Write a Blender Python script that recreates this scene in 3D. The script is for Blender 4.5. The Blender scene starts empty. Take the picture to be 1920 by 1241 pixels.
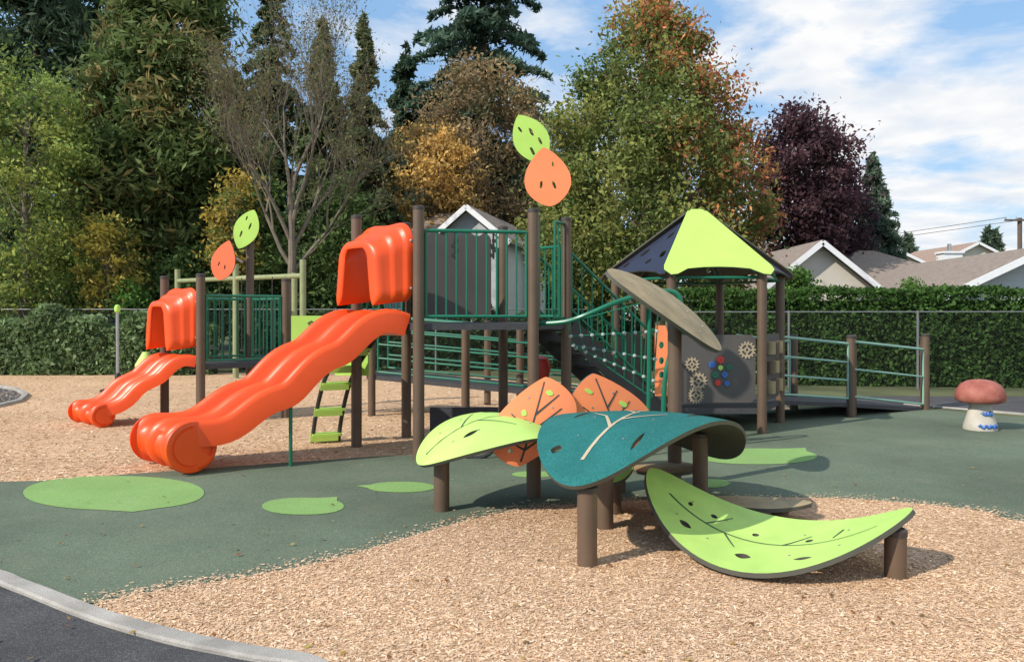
import bpy, math, random
import numpy as np
from mathutils import Vector
from mathutils.geometry import delaunay_2d_cdt
random.seed(7); rng=np.random.default_rng(7)
PI=math.pi
COL=bpy.context.scene.collection
F=1450.0; H=1.6; HY=590.0
def P(px,py,Y): return Vector(((px-960)*Y/F, Y, H-(py-HY)*Y/F))
def G(px,py):
    Y=F*H/(py-HY); return ((px-960)*Y/F, Y)
def XY(px,Y): return ((px-960)*Y/F, Y)

# ---------------------------------------------------------------- materials
def nodes(m):
    m.use_nodes=True; return m.node_tree.nodes, m.node_tree.links
def mat(name,col,rough=.6,var=.12,scale=6,bump=0,bscale=80,metal=0,spec=.5,col2=None,detail=6):
    m=bpy.data.materials.new(name); n,l=nodes(m); b=n['Principled BSDF']
    tc=n.new('ShaderNodeTexCoord'); nz=n.new('ShaderNodeTexNoise'); nz.inputs['Scale'].default_value=scale; nz.inputs['Detail'].default_value=detail
    l.new(tc.outputs['Object'],nz.inputs['Vector'])
    r=n.new('ShaderNodeValToRGB'); c=col
    r.color_ramp.elements[0].position=.3; r.color_ramp.elements[1].position=.7
    r.color_ramp.elements[0].color=(c[0]*(1-var),c[1]*(1-var),c[2]*(1-var),1)
    d=col2 or (min(1,c[0]*(1+var)),min(1,c[1]*(1+var)),min(1,c[2]*(1+var)))
    r.color_ramp.elements[1].color=(*d,1)
    l.new(nz.outputs['Fac'],r.inputs['Fac']); l.new(r.outputs['Color'],b.inputs['Base Color'])
    b.inputs['Roughness'].default_value=rough; b.inputs['Metallic'].default_value=metal
    b.inputs['Specular IOR Level'].default_value=spec
    if bump:
        n2=n.new('ShaderNodeTexNoise'); n2.inputs['Scale'].default_value=bscale; n2.inputs['Detail'].default_value=4
        l.new(tc.outputs['Object'],n2.inputs['Vector'])
        bp=n.new('ShaderNodeBump'); bp.inputs['Strength'].default_value=bump; bp.inputs['Distance'].default_value=.01
        l.new(n2.outputs['Fac'],bp.inputs['Height']); l.new(bp.outputs['Normal'],b.inputs['Normal'])
    return m
def speckle(name,base,dots,scale,rough=.9,big=None,bump=.6,bigscale=.7,dust=None):
    m=bpy.data.materials.new(name); n,l=nodes(m); b=n['Principled BSDF']
    tc=n.new('ShaderNodeTexCoord')
    v=n.new('ShaderNodeTexVoronoi'); v.inputs['Scale'].default_value=scale; l.new(tc.outputs['Object'],v.inputs['Vector'])
    sp=n.new('ShaderNodeSeparateColor'); l.new(v.outputs['Color'],sp.inputs['Color'])
    r=n.new('ShaderNodeValToRGB'); els=r.color_ramp.elements
    els[0].color=(*base,1); els[0].position=0; els[1].color=(*dots[-1],1); els[1].position=1
    for i,d in enumerate(dots[:-1]):
        e=els.new((i+1)/len(dots)); e.color=(*d,1)
    l.new(sp.outputs['Red'],r.inputs['Fac'])
    nz=n.new('ShaderNodeTexNoise'); nz.inputs['Scale'].default_value=bigscale; nz.inputs['Detail'].default_value=7; nz.inputs['Roughness'].default_value=.6
    l.new(tc.outputs['Object'],nz.inputs['Vector'])
    r2=n.new('ShaderNodeValToRGB'); r2.color_ramp.elements[0].position=.35; r2.color_ramp.elements[1].position=.7
    a=big or (.8,1.12); r2.color_ramp.elements[0].color=(a[0],)*3+(1,); r2.color_ramp.elements[1].color=(a[1],)*3+(1,)
    l.new(nz.outputs['Fac'],r2.inputs['Fac'])
    mx=n.new('ShaderNodeMix'); mx.data_type='RGBA'; mx.blend_type='MULTIPLY'; mx.inputs[0].default_value=1
    l.new(r.outputs['Color'],mx.inputs[6]); l.new(r2.outputs['Color'],mx.inputs[7]); out=mx.outputs[2]
    if dust:
        n3=n.new('ShaderNodeTexNoise'); n3.inputs['Scale'].default_value=1.3; n3.inputs['Detail'].default_value=10; n3.inputs['Roughness'].default_value=.75; l.new(tc.outputs['Object'],n3.inputs['Vector'])
        r3=n.new('ShaderNodeValToRGB'); r3.color_ramp.elements[0].position=.52; r3.color_ramp.elements[1].position=.74; r3.color_ramp.elements[0].color=(0,0,0,1); r3.color_ramp.elements[1].color=(dust[1],)*3+(1,)
        l.new(n3.outputs['Fac'],r3.inputs['Fac']); m2=n.new('ShaderNodeMix'); m2.data_type='RGBA'; l.new(r3.outputs['Color'],m2.inputs[0]); l.new(out,m2.inputs[6]); m2.inputs[7].default_value=(*dust[0],1); out=m2.outputs[2]
    l.new(out,b.inputs['Base Color'])
    b.inputs['Roughness'].default_value=rough; b.inputs['Specular IOR Level'].default_value=.25
    bp=n.new('ShaderNodeBump'); bp.inputs['Strength'].default_value=bump; bp.inputs['Distance'].default_value=.01
    l.new(v.outputs['Distance'],bp.inputs['Height']); l.new(bp.outputs['Normal'],b.inputs['Normal'])
    return m
def leafmat(name):
    m=bpy.data.materials.new(name); n,l=nodes(m); b=n['Principled BSDF']
    a=n.new('ShaderNodeAttribute'); a.attribute_name='col'
    l.new(a.outputs['Color'],b.inputs['Base Color']); b.inputs['Roughness'].default_value=.65; b.inputs['Specular IOR Level'].default_value=.2
    t=n.new('ShaderNodeBsdfTranslucent'); l.new(a.outputs['Color'],t.inputs['Color'])
    mx=n.new('ShaderNodeMixShader'); mx.inputs[0].default_value=.38
    l.new(b.outputs[0],mx.inputs[1]); l.new(t.outputs[0],mx.inputs[2]); l.new(mx.outputs[0],n['Material Output'].inputs['Surface'])
    return m
M=dict(
 post=mat('brown_post',(.125,.082,.053),.5,.14,3,.15,40),
 cap=mat('post_cap',(.05,.04,.034),.5),
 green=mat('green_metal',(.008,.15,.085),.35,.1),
 glintgreen=mat('sunlit_green_metal',(.22,.42,.33),.35,.1),  # same green metal, sun glint on the ramp rails put into the colour
 orange=mat('orange_plastic',(.86,.085,.008),.38,.08,2.0,.06,12),
 deckm=mat('dark_deck',(.05,.05,.055),.6,.2,20,.3,150),
 panel=mat('gray_panel',(.085,.078,.074),.6,.08,3,.1,60),
 stringer=mat('black_stringer',(.03,.03,.033),.5,.1),
 lime=mat('lime_panel',(.46,.72,.13),.45,.05,3,.05,60),
 limed=mat('lime_worn',(.47,.72,.17),.6,.10,4,.1,60),
 teal=speckle('teal_grip',(.010,.13,.122),[(.016,.18,.168),(.012,.145,.14),(.05,.25,.23)],200,.65,(.85,1.1),.5,3),
 oleaf=mat('orange_leaf_panel',(.97,.28,.11),.5,.05,4,.05,60),
 oleafd=mat('deep_orange_leaf_panel',(.80,.15,.05),.5,.05,4,.05,60),
 edge=mat('board_edge',(.085,.085,.065),.7),
 tan=mat('tan_inlay',(.5,.41,.28),.6),
 gtan=mat('gear_tan',(.36,.29,.20),.6),
 dark=mat('dark_inlay',(.03,.06,.055),.6),
 navy=mat('navy_panel',(.018,.024,.05),.6,.1),
 wood=mat('olive_tan_panel',(.34,.27,.15),.65,.25,5),
 steel=mat('galvanised_steel',(.42,.43,.44),.4,.1,metal=.7),
 dsteel=mat('weathered_steel',(.20,.21,.21),.5,.1,metal=.5),
 black=mat('black_rubber',(.018,.018,.02),.6),
 rope=mat('pale_rope',(.4,.44,.42),.8),
 red=mat('red_plastic',(.6,.04,.03),.4), blue=mat('blue_paint',(.04,.14,.45),.45),
 rubber=speckle('green_rubber_surface',(.095,.13,.088),[(.145,.185,.128),(.112,.155,.105),(.20,.235,.17)],130,.92,(.72,1.14),.3,.5,((.27,.23,.16),.24)),
 patch=speckle('lime_rubber_patch',(.19,.35,.10),[(.25,.43,.14),(.21,.37,.11),(.30,.46,.17)],120,.9,(.86,1.06),.3,.8,((.3,.3,.2),.25)),
 chips=speckle('wood_chip_bed',(.48,.29,.155),[(.70,.47,.29),(.58,.38,.22),(.80,.58,.38)],110,.95,(.86,1.07),.6),
 asph=speckle('dark_asphalt',(.055,.055,.06),[(.09,.09,.09),(.065,.065,.07),(.15,.15,.15)],150,.95,(.7,1.3),.5,1.2,((.2,.18,.15),.25)),
 conc=speckle('kerb_concrete',(.40,.38,.34),[(.46,.44,.40),(.42,.40,.36),(.50,.47,.42)],120,.9,(.66,1.08),.3,2.5,((.25,.2,.14),.5)),
 grass=mat('rough_grass',(.07,.10,.035),.95,.35,.8,.8,40,col2=(.13,.14,.06)),
 bark=mat('bark',(.12,.095,.075),.9,.3,5,.8,20), barkg=mat('grey_bark',(.17,.145,.11),.9,.25,5,.5,20),
 leaf=leafmat('foliage'),
 white=mat('cream_siding',(.70,.65,.56),.6,.04,2), grayw=mat('pale_grey_siding',(.50,.53,.55),.6,.05,2),
 trim=mat('white_trim',(.80,.82,.84),.5,.03), shin=mat('grey_brown_shingle',(.25,.205,.17),.9,.2,6,.5,20),
 shin2=mat('brown_shingle',(.32,.22,.165),.9,.2,6,.5,20),
 glass=mat('window_glass',(.03,.04,.05),.08,.05), mred=mat('mushroom_cap_red',(.33,.085,.06),.7,.2,7,.3,30,col2=(.42,.15,.11)),
 mstem=mat('mushroom_stem',(.5,.47,.40),.7,.15,5,.2,30), pole=mat('utility_wood',(.12,.09,.07),.9),
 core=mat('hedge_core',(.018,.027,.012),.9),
)
for k in ('white','grayw'):
    n=M[k].node_tree.nodes; l=M[k].node_tree.links
    tc=n.new('ShaderNodeTexCoord'); w=n.new('ShaderNodeTexWave'); w.bands_direction='Z'; w.wave_profile='SAW'; w.inputs['Scale'].default_value=1.3
    l.new(tc.outputs['Object'],w.inputs['Vector']); bp=n.new('ShaderNodeBump'); bp.inputs['Distance'].default_value=.03; bp.inputs['Strength'].default_value=.8
    l.new(w.outputs['Fac'],bp.inputs['Height']); l.new(bp.outputs['Normal'],n['Principled BSDF'].inputs['Normal'])
def linkmat():
    m=bpy.data.materials.new('chain_link'); n,l=nodes(m); b=n['Principled BSDF']; b.inputs['Base Color'].default_value=(.05,.055,.05,1); b.inputs['Metallic'].default_value=.3; b.inputs['Roughness'].default_value=.5
    tc=n.new('ShaderNodeTexCoord'); sx=n.new('ShaderNodeSeparateXYZ'); l.new(tc.outputs['Object'],sx.inputs[0])
    outs=[]
    for s in (1,-1):
        a=n.new('ShaderNodeMath'); a.operation='MULTIPLY_ADD'; l.new(sx.outputs['Z'],a.inputs[0]); a.inputs[1].default_value=s; l.new(sx.outputs['X'],a.inputs[2])
        k=n.new('ShaderNodeMath'); k.operation='MULTIPLY'; k.inputs[1].default_value=14; l.new(a.outputs[0],k.inputs[0])
        f=n.new('ShaderNodeMath'); f.operation='FRACT'; l.new(k.outputs[0],f.inputs[0])
        c=n.new('ShaderNodeMath'); c.operation='LESS_THAN'; c.inputs[1].default_value=.06; l.new(f.outputs[0],c.inputs[0]); outs.append(c)
    mx=n.new('ShaderNodeMath'); mx.operation='MAXIMUM'; l.new(outs[0].outputs[0],mx.inputs[0]); l.new(outs[1].outputs[0],mx.inputs[1])
    l.new(mx.outputs[0],b.inputs['Alpha']); return m
M['link']=linkmat()

# ---------------------------------------------------------------- builders
BASE={}
def thing(name,label,cat,loc=(0,0,0),group=None):
    o=bpy.data.objects.new(name,None); COL.objects.link(o); o.location=loc; o.empty_display_size=.2
    o['label']=label; o['category']=cat
    if group: o['group']=group
    BASE[o]=Vector(loc); return o
def tag(o,label=None,cat=None,group=None,kind=None):
    if label:o['label']=label
    if cat:o['category']=cat
    if group:o['group']=group
    if kind:o['kind']=kind
    return o
class MB:
    def __init__(s): s.v=[];s.f=[];s.mi=[]
    def add(s,vs,fs,m=0):
        k=len(s.v); s.v+=[Vector(v) for v in vs]
        for f in fs: s.f.append([i+k for i in f]); s.mi.append(m)
        return s
    def box(s,c,d,rz=0,m=0):
        c=Vector(c); cs,sn=math.cos(rz),math.sin(rz); vs=[]
        for x in (-.5,.5):
            for y in (-.5,.5):
                for z in (-.5,.5):
                    X=x*d[0];Y=y*d[1]; vs.append(c+Vector((X*cs-Y*sn,X*sn+Y*cs,z*d[2])))
        return s.add(vs,[(0,1,3,2),(4,6,7,5),(0,4,5,1),(2,3,7,6),(0,2,6,4),(1,5,7,3)],m)
    def beam(s,p0,p1,w,h,m=0):
        p0=Vector(p0);p1=Vector(p1);d=(p1-p0).normalized(); sd=d.cross(Vector((0,0,1)))
        if sd.length<1e-3: sd=Vector((1,0,0))
        sd.normalize(); up=sd.cross(d); vs=[]
        for p in (p0,p1):
            for a,b in ((-1,-1),(1,-1),(1,1),(-1,1)): vs.append(p+sd*w/2*a+up*h/2*b)
        return s.add(vs,[(3,2,1,0),(4,5,6,7),(0,1,5,4),(1,2,6,5),(2,3,7,6),(3,0,4,7)],m)
    def loft(s,secs,closed=True,caps=True,m=0):
        n=len(secs[0]); vs=[p for q in secs for p in q]; fs=[]
        for i in range(len(secs)-1):
            for j in range(n if closed else n-1):
                a=i*n+j;b=i*n+(j+1)%n; fs.append((a,b,b+n,a+n))
        if caps: fs.append(tuple(range(n))[::-1]); fs.append(tuple((len(secs)-1)*n+j for j in range(n)))
        return s.add(vs,fs,m)
    def tube(s,pts,r,seg=8,m=0,caps=True):
        pts=[Vector(p) for p in pts]; n=len(pts); rs=r if isinstance(r,(list,tuple)) else [r]*n
        t0=(pts[1]-pts[0]).normalized(); u=t0.cross(Vector((0,0,1)))
        if u.length<1e-3: u=Vector((1,0,0))
        u.normalize(); secs=[]
        for i in range(n):
            t=(pts[min(i+1,n-1)]-pts[max(i-1,0)]).normalized()
            u=(u-t*u.dot(t)).normalized(); w=t.cross(u)
            secs.append([pts[i]+(u*math.cos(2*PI*k/seg)+w*math.sin(2*PI*k/seg))*rs[i] for k in range(seg)])
        return s.loft(secs,True,caps,m)
    def lathe(s,c,prof,seg=28,m=0,ax=None):
        c=Vector(c)
        if ax is None: u,w,a=Vector((1,0,0)),Vector((0,1,0)),Vector((0,0,1))
        else:
            a=ax.normalized(); u=a.cross(Vector((0,0,1))).normalized(); w=a.cross(u)
        return s.loft([[c+u*(r*math.cos(2*PI*k/seg))+w*(r*math.sin(2*PI*k/seg))+a*z for k in range(seg)] for r,z in prof],True,True,m)
    def prism(s,poly,z0,z1,m=0):
        n=len(poly); a=sum(poly[i][0]*poly[(i+1)%n][1]-poly[(i+1)%n][0]*poly[i][1] for i in range(n))
        if a<0: poly=poly[::-1]
        return s.loft([[Vector((x,y,z0)) for x,y in poly],[Vector((x,y,z1)) for x,y in poly]],m=m)
    def build(s,name,mats,parent=None,angle=35):
        me=bpy.data.meshes.new(name); off=Vector((0,0,0))
        if parent is not None: off=BASE[parent]
        me.from_pydata([tuple(v-off) for v in s.v],[],s.f)
        if not isinstance(mats,(list,tuple)): mats=[mats]
        for q in mats: me.materials.append(q)
        me.polygons.foreach_set('material_index',s.mi); me.polygons.foreach_set('use_smooth',[True]*len(s.f))
        me.update(); me.set_sharp_from_angle(angle=math.radians(angle))
        o=bpy.data.objects.new(name,me); COL.objects.link(o)
        if parent is not None: o.parent=parent
        BASE[o]=off; return o
def inpoly(x,y,poly):
    c=False; n=len(poly); j=n-1
    for i in range(n):
        xi,yi=poly[i][:2]; xj,yj=poly[j][:2]
        if (yi>y)!=(yj>y) and x<(xj-xi)*(y-yi)/(yj-yi)+xi: c=not c
        j=i
    return c
def sheet(mb,outline,holes,fn,thick,grid=None,flip=False,m=0,ms=1):
    vs=[];es=[]
    for loop in [outline]+holes:
        k=len(vs);n=len(loop); vs+=[Vector((p[0],p[1])) for p in loop]; es+=[(k+i,k+(i+1)%n) for i in range(n)]
    if grid:
        gx,gy=grid; xs=[p[0] for p in outline]; ys=[p[1] for p in outline]
        x=min(xs)+gx/2
        while x<max(xs):
            y=min(ys)+gy/2
            while y<max(ys):
                q=(x+gx*.01*random.random(),y+gy*.01*random.random())
                if inpoly(*q,outline) and not any(inpoly(*q,h) for h in holes): vs.append(Vector(q))
                y+=gy
            x+=gx
    r=delaunay_2d_cdt(vs,es,[],0,1e-5); V=r[0]; tris=[]
    for f in r[2]:
        cx=sum(V[i][0] for i in f)/len(f); cy=sum(V[i][1] for i in f)/len(f)
        if inpoly(cx,cy,outline) and not any(inpoly(cx,cy,h) for h in holes):
            f=list(f); a,b,c=[V[i] for i in f[:3]]
            if (b-a).cross(c-a)<0: f=f[::-1]
            tris.append(f)
    e=1e-3; top=[];bot=[]; sg=-1 if flip else 1
    for q in V:
        p=fn(q[0],q[1]); n=(fn(q[0]+e,q[1])-fn(q[0]-e,q[1])).cross(fn(q[0],q[1]+e)-fn(q[0],q[1]-e)).normalized()*sg
        top.append(p+n*thick/2); bot.append(p-n*thick/2)
    k=len(V); cnt={}
    for f in tris:
        for i in range(3):
            a,b=f[i],f[(i+1)%3]; cnt[(a,b)]=1
    T=[f[::-1] if flip else f for f in tris]
    B=[[i+k for i in (f if flip else f[::-1])] for f in tris]
    S=[]
    for (a,b) in cnt:
        if (b,a) not in cnt: S.append([b,a,a+k,b+k] if not flip else [a,b,b+k,a+k])
    kk=len(mb.v); mb.v+=top+bot
    for L,mm in ((T,m),(B,ms),(S,ms)):
        for f in L: mb.f.append([i+kk for i in f]); mb.mi.append(mm)
    return mb
def ell(cx,cy,a,b,ang=0,n=14):
    c,s=math.cos(ang),math.sin(ang)
    return [(cx+a*math.cos(t)*c-b*math.sin(t)*s, cy+a*math.cos(t)*s+b*math.sin(t)*c) for t in [2*PI*i/n for i in range(n)]]
def lens(cx,cy,a,b,ang=0,n=8):
    c,s=math.cos(ang),math.sin(ang); pts=[]
    for i in range(n): u=-1+2*i/n; pts.append((u*a,b*(1-u*u)))
    for i in range(n): u=1-2*i/n; pts.append((u*a,-b*(1-u*u)))
    return [(cx+x*c-y*s,cy+x*s+y*c) for x,y in pts]
def prof(u,e=.7,k=1.0): return max(0,math.sin(PI*min(1,max(0,u))**k))**e
def leafoutline(e=.7,k=1.0,n=40):
    us=[.5-.5*math.cos(PI*i/n) for i in range(n+1)]
    return [(u,-prof(u,e,k)) for u in us[:-1]]+[(u,prof(u,e,k)) for u in us[::-1][:-1]]
def surf(A,B,C,N,Mx):
    W=(Mx-N)/2; Q=(Mx+N)/2-C
    def fn(u,y): return A*(2*(u-.5)*(u-1))+C*(-4*u*(u-1))+B*(2*u*(u-.5))+W*y+Q*y*y
    return fn
def strip(mb,fn,pts,w,off,flip=False,sub=8):
    P2=[]
    for i in range(len(pts)-1):
        for k in range(sub): t=k/sub; P2.append((pts[i][0]*(1-t)+pts[i+1][0]*t,pts[i][1]*(1-t)+pts[i+1][1]*t))
    P2.append(pts[-1]); e=1e-3; L=[];R=[]
    W3=[]
    for q in P2:
        n=(fn(q[0]+e,q[1])-fn(q[0]-e,q[1])).cross(fn(q[0],q[1]+e)-fn(q[0],q[1]-e)).normalized()*(-1 if flip else 1)
        W3.append((fn(*q)+n*off,n))
    for i,(p,n) in enumerate(W3):
        d=(W3[min(i+1,len(W3)-1)][0]-W3[max(i-1,0)][0]).normalized(); s=n.cross(d).normalized()
        ww=w*(1-.5*i/len(W3)); L.append(p-s*ww/2);R.append(p+s*ww/2)
    n=len(L); mb.add(L+R,[(i,i+1,n+i+1,n+i) for i in range(n-1)])
def post(parent,x,y,h,r=.064,z0=0):
    m=MB(); m.lathe((x,y,0),[(r,z0-.03),(r,h-.045)],20)
    m.lathe((x,y,0),[(r+.004,h-.045),(r+.004,h-.012),(r-.012,h)],20,m=1)
    return m.build('post',[M['post'],M['cap']],parent)
def railing(parent,p0,p1,za,zb,za1=None,zb1=None,sp=.105,name='guard_rail',rows=None,inset=.08,m_=None):
    p0=Vector((*p0,0));p1=Vector((*p1,0)); d=(p1-p0); L=d.length; d.normalize(); p0=p0+d*inset;p1=p1-d*inset; L-=2*inset
    za1=za if za1 is None else za1; zb1=zb if zb1 is None else zb1
    m=MB(); Z=Vector((0,0,1))
    m.tube([p0+Z*za,p1+Z*za1],.018);m.tube([p0+Z*zb,p1+Z*zb1],.021)
    m.tube([p0+Z*za,p0+Z*zb],.018);m.tube([p1+Z*za1,p1+Z*zb1],.018)
    if rows:
        for t in rows: m.tube([p0+Z*(za+(zb-za)*t),p1+Z*(za1+(zb1-za1)*t)],.016)
    else:
        n=int(L/sp)
        for i in range(1,n):
            t=i/n; p=p0+d*L*t; m.tube([p+Z*(za+(za1-za)*t),p+Z*(zb+(zb1-zb)*t)],.010,6)
    return m.build(name,m_ or M['green'],parent)

# ---------------------------------------------------------------- ground
def flat(name,poly,z,m,kind='structure'):
    mb=MB(); o=[(p[0],p[1]) for p in poly]; n=len(o); a=sum(o[i][0]*o[(i+1)%n][1]-o[(i+1)%n][0]*o[i][1] for i in range(n))
    if a<0:o=o[::-1]
    mb.add([(x,y,z) for x,y in o],[tuple(range(n))]); ob=mb.build(name,m)
    if kind: ob['kind']=kind
    return ob
flat('ground',[(-600,-40),(600,-40),(600,900),(-600,900)],0,M['grass'])
def smooth(pts,n=6):
    out=[]
    for i in range(len(pts)-1):
        p0=pts[max(i-1,0)];p1=pts[i];p2=pts[i+1];p3=pts[min(i+2,len(pts)-1)]
        for k in range(n):
            t=k/n; out.append(tuple(.5*((2*p1[j])+(-p0[j]+p2[j])*t+(2*p0[j]-5*p1[j]+4*p2[j]-p3[j])*t*t+(-p0[j]+3*p1[j]-3*p2[j]+p3[j])*t**3) for j in (0,1)))
    out.append(pts[-1]); return out
kerb_line=smooth([(-6.2,6.1),G(-60,1060),G(60,1097),G(200,1150),G(350,1192),G(480,1218),G(620,1250),(-.55,2.9),(.3,2.3),(2,1.5),(5,1.2)])
flat('path_asphalt',[(-12,-5),(12,-5),(12,.9)]+kerb_line[::-1]+[(-12,6.6)],.004,M['asph'])
chip_back=[G(-300,905),(-14,9.5),(-20,20.5),G(300,700),G(660,697),G(1000,712),G(1330,742),(5,14.5),(4,9.5),(-2,7)]
flat('wood_chip_bed',chip_back,.004,M['chips'])
edge=smooth([G(185,1133),G(290,1112),G(400,1095),G(560,1066),G(700,1030),G(850,985),G(960,961),G(1060,949),G(1250,938),G(1520,935),G(1700,945),G(1850,962),G(1990,985),(7.5,5.2),(9.5,4.6)])
upper=smooth([(-9,7.45),G(0,904),G(250,889),G(540,868),G(700,857),G(790,852),G(900,838),G(1000,825),G(1150,806),G(1260,785),G(1340,772),G(1480,768),G(1740,768),G(1930,783),(12,11.6)])
kn=[p for p in kerb_line if p[0]<G(185,1133)[0]]
flat('rubber_surface',kn+edge+[(13,5),(13,11.5)]+upper[::-1]+[(-9.5,6.6)],.008,M['rubber'])
chip_front=edge+[(9.5,1.2)]+[p for p in kerb_line[::-1] if p[0]>G(185,1133)[0]-.02]
flat('wood_chip_play_area',chip_front,.012,M['chips'])
flat('footpath',[G(1740,764),G(1930,779),(30,10.8),(40,14),(6.8,15.2),(4.5,14.2)],.006,M['asph'])
flat('footpath',[G(-200,728),G(0,727),G(35,733),G(52,742),G(40,752),G(0,762),G(-200,790)],.008,M['asph'])
def kerb(line,w,h,name='kerb'):
    m=MB(); secs=[]
    for i,p in enumerate(line):
        a=Vector(line[max(i-1,0)]);b=Vector(line[min(i+1,len(line)-1)]); d=(b-a).normalized(); s=Vector((-d.y,d.x)); p=Vector(p)
        q=p-s*w
        secs.append([Vector((*p,-.02)),Vector((*p,h-.01)),Vector((*(p-s*.012),h)),Vector((*(q+s*.012),h)),Vector((*q,h-.01)),Vector((*q,-.02))])
    m.loft(secs); o=m.build(name,M['conc']); o['kind']='structure'; return o
kerb(kerb_line,.115,.03)
kerb([G(-200,727),G(0,726),G(37,732),G(55,742),G(42,754),G(0,764),G(-200,792)],.1,.06)
kerb([G(1700,758),G(1760,764),G(1940,779),(20,10.3)],.1,.03)
def patch(cx,cy,a,b,tip):
    pts=[]
    for i in range(40):
        t=2*PI*i/40; x=math.cos(t); y=math.sin(t)
        x=math.copysign(abs(x)**.9,x); y=math.copysign(abs(y)**.95,y)
        g=1+tip[2]*math.exp(-((((t-tip[3]+PI)%(2*PI))-PI)/.16)**2)
        pts.append(G(cx+a*x*g,cy+b*y*g))
    flat('rubber_leaf_patch',pts,.012,M['patch'])
for q in [(213,926,170,32,(0,0,.13,PI*.45)),(568,951,77,16,(0,0,.35,-PI*.3)),(752,915,63,10,(0,0,.35,PI*1.05)),(1420,857,112,15,(0,0,.3,-PI*.3)),(1000,891,40,6,(0,0,.1,0)),(1335,908,32,8,(0,0,.1,0))]:
    patch(*q)
def inpoly_np(x,y,poly):
    c=np.zeros(len(x),bool); j=len(poly)-1
    for i in range(len(poly)):
        xi,yi=poly[i];xj,yj=poly[j]
        k=((yi>y)!=(yj>y))&(x<(xj-xi)*(y-yi)/((yj-yi) or 1e-9)+xi); c^=k; j=i
    return c
def quads(name,C,A,B,cols,m,parent=None,diamond=True):
    N=len(C)
    if parent is not None: C=C-np.array(BASE[parent])
    V=np.empty((N,4,3))
    if diamond: V[:,0]=C-A;V[:,1]=C+B;V[:,2]=C+A;V[:,3]=C-B
    else: V[:,0]=C-A-B;V[:,1]=C+A-B;V[:,2]=C+A+B;V[:,3]=C-A+B
    me=bpy.data.meshes.new(name); me.vertices.add(4*N); me.vertices.foreach_set('co',V.reshape(-1).astype(np.float32))
    me.loops.add(4*N); me.loops.foreach_set('vertex_index',np.arange(4*N,dtype=np.int32))
    me.polygons.add(N); me.polygons.foreach_set('loop_start',np.arange(0,4*N,4,dtype=np.int32))
    try: me.polygons.foreach_set('loop_total',np.full(N,4,dtype=np.int32))
    except Exception: pass
    me.materials.append(m); me.update(calc_edges=True)
    at=me.attributes.new('col','FLOAT_COLOR','FACE'); c4=np.ones((N,4),np.float32); c4[:,:3]=cols; at.data.foreach_set('color',c4.reshape(-1))
    o=bpy.data.objects.new(name,me); COL.objects.link(o)
    if parent is not None: o.parent=parent
    BASE[o]=BASE[parent] if parent is not None else Vector((0,0,0)); return o
def chips(n,x0,x1,y0,y1,poly,z,s):
    u=rng.random(n); y=1/(1/y0+(1/y1-1/y0)*u); x=rng.uniform(x0,x1,n)
    k=inpoly_np(x,y,poly); x=x[k];y=y[k];n=len(x)
    a=rng.uniform(0,2*PI,n); L=s*rng.uniform(.4,1.35,n); t=rng.uniform(-.22,.22,n)
    A=np.stack([np.cos(a)*L,np.sin(a)*L,t*L],1); w=L*rng.uniform(.14,.38,n); t2=rng.uniform(-.4,.4,n)
    B=np.stack([-np.sin(a)*w,np.cos(a)*w,t2*w],1)
    C=np.stack([x,y,z+rng.uniform(0.001,.006,n)],1)
    pal=np.array([(.82,.58,.38),(.70,.47,.29),(.88,.68,.48),(.56,.36,.21),(.76,.52,.33)]); c=pal[rng.integers(0,5,n)]*rng.uniform(.88,1.1,(n,1))
    lump=.95+.07*np.sin(x*2.3+np.sin(y*3.1))*np.sin(y*2.7+x)
    return C,A,B,np.clip(c*lump[:,None],0,.95)
def solidmat():
    m=bpy.data.materials.new('loose_chips'); n,l=nodes(m); b=n['Principled BSDF']; a=n.new('ShaderNodeAttribute'); a.attribute_name='col'
    l.new(a.outputs['Color'],b.inputs['Base Color']); b.inputs['Roughness'].default_value=.85; b.inputs['Specular IOR Level'].default_value=.2; return m
M['loose']=solidmat()
ch=chips(450000,-4,6.5,2.8,8,chip_front,.012,.0108)
tag(quads('wood_chips',*ch,M['loose'],None,False),'tan wood chips covering the front play area beside the curved kerb','wood chips',kind='stuff')
ch=chips(110000,-14,5,7,21,chip_back,.006,.02)
k=~inpoly_np(ch[0][:,0],ch[0][:,1],upper+[(13,2),(-9,2)])
tag(quads('wood_chips',*(q[k] for q in ch),M['loose'],None,False),'tan wood chips around the slides and towers behind the green rubber','wood chips',kind='stuff')
n=6000; i=rng.integers(0,len(edge),n); ep=np.array(edge)[i]; j=np.clip(i+1,0,len(edge)-1); ep=ep+(np.array(edge)[j]-ep)*rng.random((n,1)); x=ep[:,0]+rng.normal(0,.09,n); y=ep[:,1]+rng.normal(0,.08,n)
a=rng.uniform(0,6.28,n);L=.010*rng.uniform(.4,1.2,n)
tag(quads('stray_chips',np.stack([x,y,np.full(n,.018)],1),np.stack([np.cos(a)*L,np.sin(a)*L,L*.1],1),np.stack([-np.sin(a)*L*.3,np.cos(a)*L*.3,L*.1],1),np.array((.70,.49,.32))*rng.uniform(.7,1.2,(n,1)),M['loose'],None,False),'stray chips scattered along the rubber edge','wood chips',kind='stuff')
n=260; y=1/rng.uniform(1/11,1/3.4,n); x=rng.uniform(-.68,.68,n)*y; a=rng.uniform(0,6.28,n);L=.018*rng.uniform(.5,1.3,n)
fl=np.array([(.45,.28,.08),(.30,.13,.05),(.22,.14,.06),(.5,.4,.12)])[rng.integers(0,4,n)]
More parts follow.
